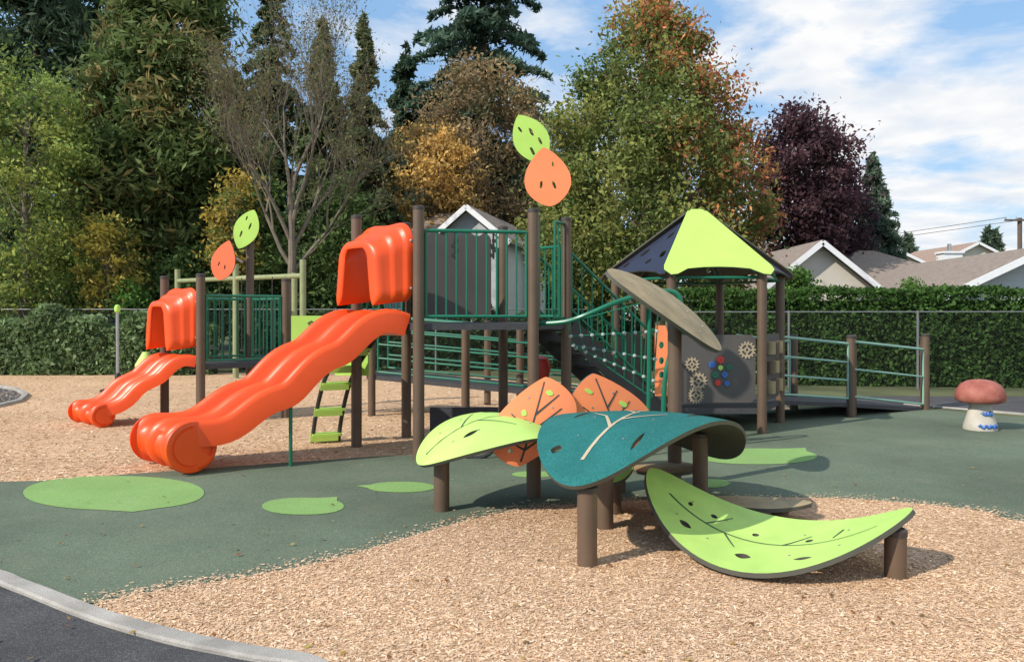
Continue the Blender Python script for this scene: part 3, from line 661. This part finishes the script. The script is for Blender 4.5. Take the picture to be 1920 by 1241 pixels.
# ---------------------------------------------------------------- fences, hedges
def fence(label,p,q,h,n):
    t=thing('chain_link_fence',label,'fence',(p[0],p[1],0)); P0=Vector((*p,0));P1=Vector((*q,0))
    for i in range(n+1):
        a=P0.lerp(P1,i/n); mb=MB(); mb.tube([a,a+Vector((0,0,h+.03))],.028,8); mb.build('fence_post',M['dsteel'],t)
    mb=MB(); mb.tube([P0+Vector((0,0,h)),P1+Vector((0,0,h))],.015,8); mb.build('top_rail',M['dsteel'],t)
    mb=MB(); mb.add([P0+Vector((0,.03,0)),P1+Vector((0,.03,0)),P1+Vector((0,.03,h)),P0+Vector((0,.03,h))],[(0,1,2,3)]); mb.build('wire_mesh',M['link'],t)
fence('chain link fence along the ivy behind the slides at left',(-22,22),(3.5,22),1.75,9)
fence('chain link fence in front of the clipped hedge at right',(3.5,17.5),(16.5,15.2),1.66,5)
def lerp_pal(cols,w,r,lo=.6,hi=1.35):
    c=np.array(cols)[w]; return c*(lo+(hi-lo)*r[:,None])
def leafcloud(name,pts,size,cols,parent=None,el=1.0):
    N=len(pts); a=rng.normal(size=(N,3)); a/=np.linalg.norm(a,axis=1)[:,None]; b=rng.normal(size=(N,3)); b-=a*(a*b).sum(1)[:,None]; b/=np.linalg.norm(b,axis=1)[:,None]
    s=(size*rng.uniform(.5,1.35,N))[:,None]
    return quads(name,pts,a*s*el,b*s*.55,np.clip(cols,0.004,1),M['leaf'],parent)
def hedge(name,label,cat,p,q,z0,z1,th,n,cols,size=.06,lump=.15,clip=True):
    P0=np.array([p[0],p[1]]);P1=np.array([q[0],q[1]]); L=np.linalg.norm(P1-P0); d=(P1-P0)/L; nrm=np.array([-d[1],d[0]])
    t=thing(name,label,cat,(p[0],p[1],0))
    mb=MB(); a=Vector((*p,0));b=Vector((*q,0)); nn=Vector((nrm[0],nrm[1],0))
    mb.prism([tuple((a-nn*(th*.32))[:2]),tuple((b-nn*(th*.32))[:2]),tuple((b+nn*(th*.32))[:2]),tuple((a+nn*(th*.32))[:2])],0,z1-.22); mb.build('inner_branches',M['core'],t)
    u=rng.random(n)*L; face=rng.random(n); s=np.where(face<.65,-1.,1.); z=rng.uniform(z0,z1,n); w=s*th/2
    topm=face>.72; w=np.where(topm,rng.uniform(-.5,.5,n)*th,w)
    bl=lump*(np.sin(u*2.1)+np.sin(u*5.3+1)*.6+np.sin(z*4+u*3)*.5)*.5
    ztop=z1+bl*(.35 if clip else 1.6); z=np.where(topm,ztop,z0+(z-z0)/(z1-z0)*(ztop-z0)); w=w+s*bl*.5*(~topm)+rng.normal(0,.05,n); z=z+rng.normal(0,.035,n)*topm
    pts=np.stack([P0[0]+d[0]*u+nrm[0]*w,P0[1]+d[1]*u+nrm[1]*w,np.maximum(z,.02)],1)
    cl=.5+.5*np.sin(u*3.1+z*5)*np.sin(u*7+z*2+1)
    c=lerp_pal(cols,rng.integers(0,len(cols),n),.5*rng.random(n)+.5*cl,.5,1.4)
    leafcloud('foliage',pts,size,c,t); return t
hedge('clipped_hedge','long clipped dark green hedge behind the right fence','hedge',(3.6,18.6),(19,16.3),0,2.14,1.2,50000,[(.045,.105,.022),(.065,.14,.03),(.085,.17,.04)],.055,.14)
hedge('ivy_hedge','glossy ivy covering the fence at far left','hedge',(-22,20.8),(-8.0,20.8),0,1.42,.7,36000,[(.13,.20,.08),(.17,.26,.11),(.26,.36,.18)],.075,.25,False)
hedge('rear_hedge','dark low hedge behind the swing frame and towers','hedge',(-8,23.2),(4,22.6),0,1.6,1.2,22000,[(.04,.075,.028),(.06,.11,.038)],.09,.3,False)

# ---------------------------------------------------------------- trees
def limb(mb,a,b,r0,r1,seg=6,wob=.06):
    a=Vector(a);b=Vector(b); L=(b-a).length; pts=[];n=5
    for i in range(n+1):
        t=i/n; pts.append(a.lerp(b,t)+Vector((random.uniform(-1,1),random.uniform(-1,1),random.uniform(-.3,.6)))*L*wob*math.sin(PI*t))
    mb.tube(pts,[r0+(r1-r0)*i/n for i in range(n+1)],seg)
BR=1.8
def tree(name,label,cat,px,Y,ytop,ybot,wpx,profile,pal,ncl,n,size,spread,bark='bark',tr=.22,el=1.2,inner=.25,limbs=True,depthf=1.0,flatc=.7,br=None):
    x=XY(px,Y)[0]; zt=P(px,ytop,Y).z; zb=P(px,ybot,Y).z; Rr=wpx/2*Y/F; t=thing(name,label,cat,(x,Y,0)); hh=zt-zb
    h=rng.random(ncl*6); keep=rng.random(ncl*6)<np.array([profile(v) for v in h]); h=h[keep][:ncl]; m=len(h)
    a=rng.uniform(0,2*PI,m); rr=np.array([profile(v) for v in h])*Rr*np.sqrt(rng.uniform(inner,1,m))*rng.uniform(.85,1.1,m)
    cc=np.stack([x+rr*np.cos(a),Y+rr*np.sin(a)*depthf,zb+h*hh],1)
    mb=MB(); top=zb+hh*.9
    mb.tube([(x,Y,-.1),(x+.05,Y,zb*.6+.3),(x-.05,Y,(zb+top)/2),(x,Y,top)],[tr*1.25,tr,tr*.6,.03],10); mb.build('trunk',M[bark],t)
    if limbs:
        mb=MB()
        for i in range(0,m,max(1,m//45)):
            c=cc[i]; z0=max(zb*.7,c[2]-(rr[i]*.9+.4)); z0=min(z0,top-.3); f=(z0-zb)/(hh+1e-6); limb(mb,(x,Y,z0),c,tr*.32*(1-.6*max(0,f)),.015,5)
        mb.build('branch',M[bark],t)
    ci=rng.integers(0,m,n); g=rng.normal(size=(n,3)); sp=spread*rng.uniform(.6,1.4,m)[ci]
    pts=cc[ci]+g*sp[:,None]*np.array([1,1,flatc]); pts[:,2]=np.maximum(pts[:,2],.1)
    hv=np.clip((pts[:,2]-zb)/hh,0,1); side=(pts[:,0]-x)/Rr; rc=rng.random(m)[ci]; rl=rng.random(n)
    cols=pal(hv,side,rc,rl)*(.75+.4*np.clip(g[:,2]*.5+.5,0,1))[:,None]*(br or BR)  # leaves low in a clump darker: shade put into their colour
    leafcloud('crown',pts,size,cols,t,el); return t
def mixp(cols,lo=.55,hi=1.4):
    arr=np.array(cols)
    def f(h,s,rc,rl):
        k=np.clip((rc*.75+rl*.25)*len(arr),0,len(arr)-1e-3).astype(int); return arr[k]*(lo+(hi-lo)*(.5*rl+.5*((rc*7.3)%1)))[:,None]
    return f
ov=lambda h: max(.02,math.sin(PI*min(1,(h*.92+.06)))**.65)
egg=lambda h: max(.02,(math.sin(PI*min(1,(h+.05)/1.06)**.60))**.85)
bell=lambda h: max(.04,(1-h**1.6)*(.65+.35*min(1,h*3)))
def conifer(name,label,px,Y,ytop,ybot,wpx,n,cols,size=.16,droop=.25,nbr=220,pw=.85,cat='conifer',tr=.3):
    x=XY(px,Y)[0]; zt=P(px,ytop,Y).z; zb=P(px,ybot,Y).z; Rr=wpx/2*Y/F; t=thing(name,label,cat,(x,Y,0)); hh=zt-zb
    mb=MB(); mb.tube([(x,Y,-.1),(x,Y,zb+hh*.4),(x,Y,zt)],[tr,tr*.7,.03],10); mb.build('trunk',M['bark'],t)
    h=rng.random(nbr)**1.15; a=rng.uniform(0,2*PI,nbr); L=Rr*((1-h)**pw+.03)*rng.uniform(.55,1.12,nbr)
    mb=MB()
    for i in range(0,nbr,3): 
        e=(x+L[i]*.8*math.cos(a[i]),Y+L[i]*.8*math.sin(a[i]),zb+h[i]*hh+L[i]*.1-droop*L[i]*.6); mb.tube([(x,Y,zb+h[i]*hh),e],[.05,.015],4)
    mb.build('branch',M['bark'],t)
    bi=rng.choice(nbr,n,p=L/L.sum()); tt=rng.random(n)**.6; w=.13*L[bi]+.12
    lat=rng.normal(size=n)*w*(1.1-tt*.7)
    pts=np.stack([x+np.cos(a[bi])*L[bi]*tt-np.sin(a[bi])*lat,Y+np.sin(a[bi])*L[bi]*tt+np.cos(a[bi])*lat,zb+h[bi]*hh+L[bi]*(.12*tt-droop*tt**2)+rng.normal(size=n)*.08-np.abs(lat)*.25],1)
    rc=rng.random(nbr)[bi]; rl=rng.random(n); c=mixp(cols)(0,0,rc,rl)*(.55+.6*tt)[:,None]*BR  # darker near the trunk, lighter at tips: crown shade put into the colour
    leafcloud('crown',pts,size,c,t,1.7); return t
PINE=[(.055,.085,.03),(.075,.11,.036),(.095,.125,.042),(.15,.125,.048)]
DK=[(.025,.045,.026),(.036,.06,.033),(.046,.072,.037)]
def maplepal(h,s,rc,rl):
    g=np.array([(.11,.14,.04),(.085,.12,.035),(.17,.18,.05)])[(rc*2.999).astype(int)]
    o=np.array([(.38,.14,.06),(.33,.085,.05),(.32,.20,.07)])[(rl*2.999).astype(int)]
    w=np.clip((s*1.05+(h-.45)*1.05+rc*.8-.52),0,1); w=np.where(rl<w*.9,.82,.12*w)[:,None]
    return (g*(1-w)+o*w)*(.6+.7*((rl*13.7)%1))[:,None]
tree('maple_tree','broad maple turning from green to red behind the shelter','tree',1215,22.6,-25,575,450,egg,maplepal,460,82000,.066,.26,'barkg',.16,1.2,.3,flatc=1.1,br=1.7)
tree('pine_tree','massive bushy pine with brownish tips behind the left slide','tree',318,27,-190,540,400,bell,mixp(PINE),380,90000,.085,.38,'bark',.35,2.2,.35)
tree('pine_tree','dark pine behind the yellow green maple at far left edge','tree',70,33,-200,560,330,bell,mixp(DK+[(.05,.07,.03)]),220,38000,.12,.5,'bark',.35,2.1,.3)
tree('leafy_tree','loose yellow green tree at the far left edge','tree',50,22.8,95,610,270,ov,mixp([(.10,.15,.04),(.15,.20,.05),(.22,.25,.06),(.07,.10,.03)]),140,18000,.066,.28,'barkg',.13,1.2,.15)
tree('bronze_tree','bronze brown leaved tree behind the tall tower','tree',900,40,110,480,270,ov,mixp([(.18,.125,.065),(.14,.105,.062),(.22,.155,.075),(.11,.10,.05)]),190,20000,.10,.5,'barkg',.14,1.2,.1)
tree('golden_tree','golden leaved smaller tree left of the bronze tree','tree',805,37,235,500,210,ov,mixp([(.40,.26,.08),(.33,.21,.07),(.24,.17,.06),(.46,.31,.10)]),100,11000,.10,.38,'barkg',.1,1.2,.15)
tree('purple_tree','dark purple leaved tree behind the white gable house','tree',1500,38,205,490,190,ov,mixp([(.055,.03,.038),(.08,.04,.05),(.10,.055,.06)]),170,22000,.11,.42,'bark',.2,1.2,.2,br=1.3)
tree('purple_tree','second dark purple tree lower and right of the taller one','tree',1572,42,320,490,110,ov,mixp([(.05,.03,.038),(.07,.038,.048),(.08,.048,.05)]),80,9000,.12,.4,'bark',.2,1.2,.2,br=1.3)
tree('yellow_shrub','yellow leaved shrub above the ivy at left','shrub',205,22.9,410,580,110,ov,mixp([(.40,.32,.06),(.3,.26,.06),(.14,.18,.05)]),40,3000,.07,.22,'barkg',.05,1.2,.1,br=1.4)
tree('yellow_shrub','yellow leaved shrub beside the bare tree trunk','shrub',440,23.5,320,520,90,ov,mixp([(.40,.30,.06),(.3,.24,.06),(.14,.18,.05)]),40,3000,.07,.24,'barkg',.05,1.2,.1,br=1.4)
for px,yt,w,Y,lab in ((250,525,60,22.7,'narrow bright green conical shrub above the ivy'),(480,330,120,24.5,'mid green bush behind the bare tree, left side'),(640,340,130,24.5,'mid green bush behind the bare tree, right side'),(360,470,160,24.5,'dark green bush behind the toddler tower'),(100,440,190,30,'dark green bush above and behind the parked vehicle')):
    tree('bush',lab,'bush',px,Y,yt,640,w,ov,mixp([(.045,.08,.025),(.07,.11,.034),(.095,.145,.045)] if px!=250 else [(.08,.16,.035),(.11,.21,.05)]),60,9000 if px!=250 else 3500,.085 if px!=250 else .05,.3 if px!=250 else .13,'bark',.08,1.2,.1,False)
tree('round_bush','round green bush at the left end of the clipped hedge','bush',1490,20,508,640,60,ov,mixp([(.06,.13,.025),(.085,.17,.035)]),30,5000,.05,.14,'bark',.05,1,.1,False,br=1.3)
tree('round_bush','low round bush above the middle of the clipped hedge','bush',1715,22,528,640,100,ov,mixp([(.06,.13,.025),(.085,.17,.035)]),40,6000,.05,.16,'bark',.05,1,.1,False,br=1.3)
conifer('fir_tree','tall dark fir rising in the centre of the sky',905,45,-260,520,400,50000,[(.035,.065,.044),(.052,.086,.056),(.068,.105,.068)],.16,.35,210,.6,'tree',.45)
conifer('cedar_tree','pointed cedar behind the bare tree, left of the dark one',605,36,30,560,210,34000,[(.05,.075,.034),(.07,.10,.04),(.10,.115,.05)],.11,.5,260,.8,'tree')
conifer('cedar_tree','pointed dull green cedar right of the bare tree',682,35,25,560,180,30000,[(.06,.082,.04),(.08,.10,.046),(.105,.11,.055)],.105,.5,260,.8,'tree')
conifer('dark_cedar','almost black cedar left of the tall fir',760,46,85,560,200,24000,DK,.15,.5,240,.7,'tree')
conifer('dark_cedar','almost black conifer low behind the golden tree',830,48,170,560,180,16000,DK,.18,.5,160,.6,'tree')
conifer('dark_cedar','dark conifer behind the gap left of the bare tree',510,38,-60,560,190,22000,[(.038,.062,.032),(.052,.078,.038),(.065,.088,.042)],.14,.5,200,.6,'tree')
conifer('dark_cedar','dark conifer between the big pine and the left maple',185,36,-180,560,220,22000,[(.035,.06,.03),(.05,.075,.035)],.15,.5,200,.5,'tree')
conifer('fir_tree','dark fir whose top shows above the red maple',1232,34,-45,500,150,16000,[(.028,.05,.034),(.04,.07,.045)],.13,.4,170,.7,'tree')
conifer('blue_spruce','grey green spruce right of the purple trees',1637,45,288,500,120,15000,[(.05,.08,.056),(.07,.10,.07),(.085,.12,.078)],.13,.3,220,.8,'tree')
for px,yt,w,lab in ((1852,428,34,'tiny far conifer left one above the right roofs'),(1866,432,30,'tiny far conifer right one above the right roofs'),(1700,440,50,'small far tree right of the grey green spruce')):
    conifer('distant_tree',lab,px,80,yt,500,w,2200,[(.06,.09,.06),(.08,.11,.07)],.3,.3,60,.6,'tree')
bx,by=XY(545,22.8)
BT=thing('bare_tree','nearly leafless grey tree with a thin web of twigs left of centre','tree',(bx,by,0))
mb=MB(); tw=MB(); tips=[]
def grow(p,d,L,r,dep):
    n=3; pts=[p]; q=p.copy(); dd=d.copy()
    for i in range(n):
        dd=(dd+Vector((random.gauss(0,.10),random.gauss(0,.1),random.gauss(.05,.06)))).normalized(); q=q+dd*L/n; pts.append(q.copy())
    (mb if r>.03 else tw).tube(pts,[r*(1-.3*i/n) for i in range(n+1)],7 if r>.03 else 3,caps=False)
    if dep==0: tips.append(q); return
    k=3
    for j in range(k):
        ax=Vector((random.gauss(0,.8),random.gauss(0,1),random.gauss(.35,.5))).normalized(); nd=(dd*1.0+ax*random.uniform(.4,.8)).normalized()
        s=pts[-1] if j<2 else pts[random.choice((1,2))]
        grow(s,nd,L*random.uniform(.66,.88),max(.004,r*random.uniform(.45,.6)),dep-1)
base=Vector((bx,by,-.1)); mb.tube([base,base+Vector((0,0,1.6)),base+Vector((.05,0,3.4)),base+Vector((.0,0,5.2))],[.20,.15,.12,.075],10,caps=False)
for dz,dx,L in ((5.1,.05,2.3),(4.3,.35,2.1),(4.2,-.35,2.1),(2.9,.75,1.7),(3.1,-.7,1.7),(3.6,.6,1.9),(3.8,-.6,1.8)):
    grow(base+Vector((.03,0,dz)),Vector((dx,random.uniform(-.4,.4),1.1)).normalized(),L,.065,5)
mb.build('trunk',M['barkg'],BT); tw.build('twig',M['barkg'],BT)
tp=np.array([tuple(t) for t in tips]); n=8000; pts=tp[rng.integers(0,len(tp),n)]+rng.normal(0,.22,(n,3))
leafcloud('sparse_leaf',pts,.045,mixp([(.17,.16,.07),(.22,.18,.08),(.15,.17,.07)])(0,0,rng.random(n),rng.random(n)),BT)
n=40000; x=rng.uniform(-75,9,n); z=rng.random(n)*(10+2.5*np.sin(x*.35)+1.5*np.sin(x*1.1)); y=64+rng.normal(0,1.5,n)
tag(leafcloud('far_wood',np.stack([x,y,z],1),.55,mixp([(.05,.08,.045),(.065,.10,.05)])(0,0,rng.random(n),rng.random(n)),None),'dark far woodland closing the view behind the left trees','wood',kind='stuff')

# ---------------------------------------------------------------- houses
def house(label,cxp,Y,wpx,yeave,yapex,depth,wallm,roofm,rz=0,over=.35,chimney=None,windows=(),name='house'):
    w=wpx*Y/F; x=XY(cxp,Y)[0]; ze=P(0,yeave,Y).z; za=P(0,yapex,Y).z; t=thing(name,label,'house',(x,Y,0)); cs,sn=math.cos(rz),math.sin(rz)
    def W(a,b,z): return Vector((x+a*cs-b*sn,Y+a*sn+b*cs,z))
    mb=MB(); hw=w/2
    f=[W(-hw,0,0),W(hw,0,0),W(hw,0,ze),W(0,0,za),W(-hw,0,ze)]; b=[W(-hw,depth,0),W(hw,depth,0),W(hw,depth,ze),W(0,depth,za),W(-hw,depth,ze)]
    mb.add(f+b,[(0,1,2,3,4),(9,8,7,6,5),(0,5,6,1),(1,6,7,2),(0,4,9,5)]); mb.build('wall',wallm,t)
    sl=(za-ze)/hw; e=over; mb=MB(); th=.12
    for s in (-1,1):
        q=[W(0,-e,za+.02),W(s*(hw+e),-e,ze-sl*e+.02),W(s*(hw+e),depth+e,ze-sl*e+.02),W(0,depth+e,za+.02)]
        u=[p+Vector((0,0,th)) for p in q]; mb.add(q+u,[(0,1,2,3),(7,6,5,4),(0,4,5,1),(1,5,6,2),(2,6,7,3),(3,7,4,0)])
    rf=mb.build('roof',roofm,t)
    for s in (-1,1): mb=MB(); mb.beam(W(0,-e-.03,za+.03),W(s*(hw+e),-e-.03,ze-sl*e+.03),.05,.2); mb.build('fascia',M['trim'],rf)
    for (a,z,ww,hh) in windows:
        mb=MB(); c=W(a,-.02,z); mb.box(c,(ww+.16,.06,hh+.16),rz); wn=mb.build('window',M['trim'],t); mb=MB(); mb.box(W(a,-.06,z),(ww,.02,hh),rz); mb.build('pane',M['glass'],wn)
    return t
def hipblock(label,x0,x1,Y,yeave,yridge,depth,wallm,roofm,chim=()):
    a=XY(x0,Y)[0];b=XY(x1,Y)[0]; ze=P(0,yeave,Y).z; zr=H+(HY-yridge)*(Y+depth/2)/F; t=thing('house',label,'house',((a+b)/2,Y,0))
    mb=MB(); mb.box(((a+b)/2,Y+depth/2,ze/2),(b-a-.6,depth-.6,ze)); mb.build('wall',wallm,t)
    i=depth*.35; mb=MB(); q=[Vector((a,Y,ze)),Vector((b,Y,ze)),Vector((b,Y+depth,ze)),Vector((a,Y+depth,ze)),Vector((a+i,Y+depth/2,zr)),Vector((b-i,Y+depth/2,zr))]
    mb.add(q,[(0,1,5,4),(1,2,5),(2,3,4,5),(3,0,4),(3,2,1,0)]); rf=mb.build('roof',roofm,t,20)
    mb=MB(); mb.box(((a+b)/2,Y-.03,ze-.05),(b-a,.05,.2)); mb.build('fascia',M['trim'],rf)
    for (px,top,w) in chim:
        x=XY(px,Y+depth*.4)[0]; zt=H+(HY-top)*(Y+depth*.4)/F; mb=MB(); mb.box((x,Y+depth*.4,zt-.7),(w,.7,1.4)); mb.box((x,Y+depth*.4,zt),(w+.15,.85,.1)); mb.build('chimney',M['trim'],rf)
        mb=MB(); mb.tube([(x,Y+depth*.4,zt+.05),(x,Y+depth*.4,zt+.45)],.1,8); mb.build('flue',M['steel'],rf)
    return t
house('cream gabled house with grey brown shingle roof right of the maple',1535,30,200,538,458,9,M['white'],M['shin'],0,.4)
hipblock('long low house with wide grey brown roof and white chimney behind the hedge',1560,1850,36,530,470,9,M['white'],M['shin'],((1780,474,.95),))
house('pale house with blue white fascia at the right edge of the photo',1950,24,330,549,470,9,M['grayw'],M['shin'],-.05,.4)
house('far brown roofed house between the chimney and right edge',1830,62,150,495,457,9,M['white'],M['shin2'],0,.4)
house('far grey roofed house left of the white chimney',1665,55,170,505,464,9,M['white'],M['shin2'],0,.4)
hipblock('small far house with white chimney behind the red maple',1395,1490,48,480,448,8,M['white'],M['shin'],((1450,428,.9),))
house('grey white gabled house behind the tall tower',880,30,130,445,392,8,M['grayw'],M['shin'],-.25,.4,windows=((0,3.5,.8,.9),))
hipblock('pale grey low house wing beside the gabled house',700,1010,32.5,470,400,7,M['grayw'],M['shin'])
CX,CY=XY(155,24.2)
V=thing('parked_van','blue and silver vehicle glimpsed through the left fence','van',(CX,CY,0))
mb=MB(); pr=[(-1.9,.35),(-1.95,.9),(-1.7,1.15),(-1.2,1.22),(-.8,1.58),(1.5,1.60),(1.75,1.3),(1.8,.35)]
mb.loft([[Vector((CX+a,CY-.85,b)) for a,b in pr],[Vector((CX+a,CY+.85,b)) for a,b in pr]]); bd=mb.build('body',M['blue'],V)
for a0,a1 in ((-.75,.0),(.1,.7),(.8,1.4)): mb=MB(); mb.box((CX+(a0+a1)/2,CY-.86,1.36),(a1-a0,.03,.3)); mb.build('side_window',M['glass'],V)
for a in (-1.2,1.2):
    mb=MB(); mb.tube([(CX+a,CY-.88,.34),(CX+a,CY-.6,.34)],.34,20); w=mb.build('wheel',M['black'],V); mb=MB(); mb.tube([(CX+a,CY-.9,.34),(CX+a,CY-.87,.34)],.2,16); mb.build('rim',M['steel'],w)
ux,uy=XY(1912,60)
U=thing('utility_pole','wooden utility pole with crossarm at the right edge','utility pole',(ux,uy,0))
mb=MB(); mb.tube([(ux,uy,0),(ux,uy,9.1)],.16,10); mb.build('pole',M['pole'],U)
mb=MB(); mb.box((ux,uy-.2,8.9),(2.6,.12,.14)); ca=mb.build('crossarm',M['pole'],U)
for a in (-1.2,-.4,.4,1.2): mb=MB(); mb.lathe((ux+a,uy-.2,8.97),[(.05,0),(.06,.12),(.02,.2)],8); mb.build('insulator',M['steel'],ca)
for a,dz in ((-1.2,9.1),(1.2,9.1)):
    mb=MB(); mb.tube([Vector((ux+a,uy-.2,dz))+Vector((-45*t,35*t,-3*math.sin(PI*t)*.6)) for t in [i/12 for i in range(13)]],.02,4); mb.build('wire',M['black'],U)
GN={'tree':'trees around the playground','house':'houses beyond the fence','leaf climber':'leaf shaped climbing panels','bush':'bushes behind the fence','shrub':'yellow shrubs at left','hedge':'hedges along the fences','fence':'chain link fences'}
for o in list(COL.objects):
    if o.parent is None and o.get('category') in GN: o['group']=GN[o['category']]

# ---------------------------------------------------------------- camera, light, sky
cam=bpy.data.cameras.new('camera'); co=bpy.data.objects.new('camera',cam); COL.objects.link(co)
co.location=(0,0,H); co.rotation_euler=(PI/2,0,0); cam.sensor_width=36; cam.lens=F/1920*36; cam.shift_y=-(620.5-HY)/1920; cam.clip_end=2000
bpy.context.scene.camera=co
sd=Vector((-.72,-.50,.66)).normalized(); el=math.asin(sd.z); az=math.atan2(sd.x,sd.y)
sun=bpy.data.lights.new('sun','SUN'); sun.energy=4.7; sun.angle=math.radians(.6); sun.color=(1,.91,.79)
so=bpy.data.objects.new('sun',sun); COL.objects.link(so); so.rotation_euler=sd.to_track_quat('Z','Y').to_euler(); so.location=(-20,-10,20)
w=bpy.data.worlds.new('World'); bpy.context.scene.world=w; w.use_nodes=True; n=w.node_tree.nodes; l=w.node_tree.links
bg=n['Background']; bg.inputs['Strength'].default_value=.15
sk=n.new('ShaderNodeTexSky'); sk.sky_type='NISHITA'; sk.sun_disc=False; sk.sun_elevation=el; sk.sun_rotation=az; sk.air_density=1.3; sk.dust_density=.8; sk.ozone_density=1.5
tc=n.new('ShaderNodeTexCoord'); sx_=n.new('ShaderNodeSeparateXYZ'); l.new(tc.outputs['Generated'],sx_.inputs[0])
def math_(op,a,b=None):
    q=n.new('ShaderNodeMath'); q.operation=op
    for i,v in enumerate((a,b)):
        if v is None: continue
        if isinstance(v,(int,float)): q.inputs[i].default_value=v
        else: l.new(v,q.inputs[i])
    return q.outputs[0]
zz=math_('ADD',math_('MAXIMUM',sx_.outputs['Z'],0),.16)
cb=n.new('ShaderNodeCombineXYZ'); l.new(math_('DIVIDE',sx_.outputs['X'],zz),cb.inputs[0]); l.new(math_('DIVIDE',sx_.outputs['Y'],zz),cb.inputs[1])
nz=n.new('ShaderNodeTexNoise'); nz.inputs['Scale'].default_value=2.1; nz.inputs['Detail'].default_value=9; nz.inputs['Roughness'].default_value=.56; nz.inputs['Distortion'].default_value=.25
l.new(cb.outputs[0],nz.inputs['Vector'])
fac=math_('ADD',nz.outputs['Fac'],math_('MULTIPLY',sx_.outputs['X'],.25))
rp=n.new('ShaderNodeValToRGB'); rp.color_ramp.elements[0].position=.47; rp.color_ramp.elements[1].position=.63; rp.color_ramp.elements[0].color=(.06,.06,.06,1); rp.color_ramp.elements[1].color=(1,1,1,1)
l.new(fac,rp.inputs['Fac'])
nz2=n.new('ShaderNodeTexNoise'); nz2.inputs['Scale'].default_value=4; nz2.inputs['Detail'].default_value=6; l.new(cb.outputs[0],nz2.inputs['Vector'])
rc=n.new('ShaderNodeValToRGB'); rc.color_ramp.elements[0].position=.32; rc.color_ramp.elements[1].position=.58; rc.color_ramp.elements[0].color=(4.9,5.4,6.1,1); rc.color_ramp.elements[1].color=(6.6,6.6,6.6,1)
l.new(nz2.outputs['Fac'],rc.inputs['Fac'])
sb=n.new('ShaderNodeMix'); sb.data_type='RGBA'; sb.blend_type='MIX'; sb.inputs[0].default_value=.6; l.new(sk.outputs[0],sb.inputs[6]); sb.inputs[7].default_value=(1.7,3.6,6.4,1)
mx=n.new('ShaderNodeMix'); mx.data_type='RGBA'; l.new(rp.outputs['Color'],mx.inputs[0]); l.new(sb.outputs[2],mx.inputs[6]); l.new(rc.outputs['Color'],mx.inputs[7])
l.new(mx.outputs[2],bg.inputs['Color'])
sc=bpy.context.scene; sc.view_settings.view_transform='Standard'; sc.view_settings.look='None'; sc.view_settings.exposure=0
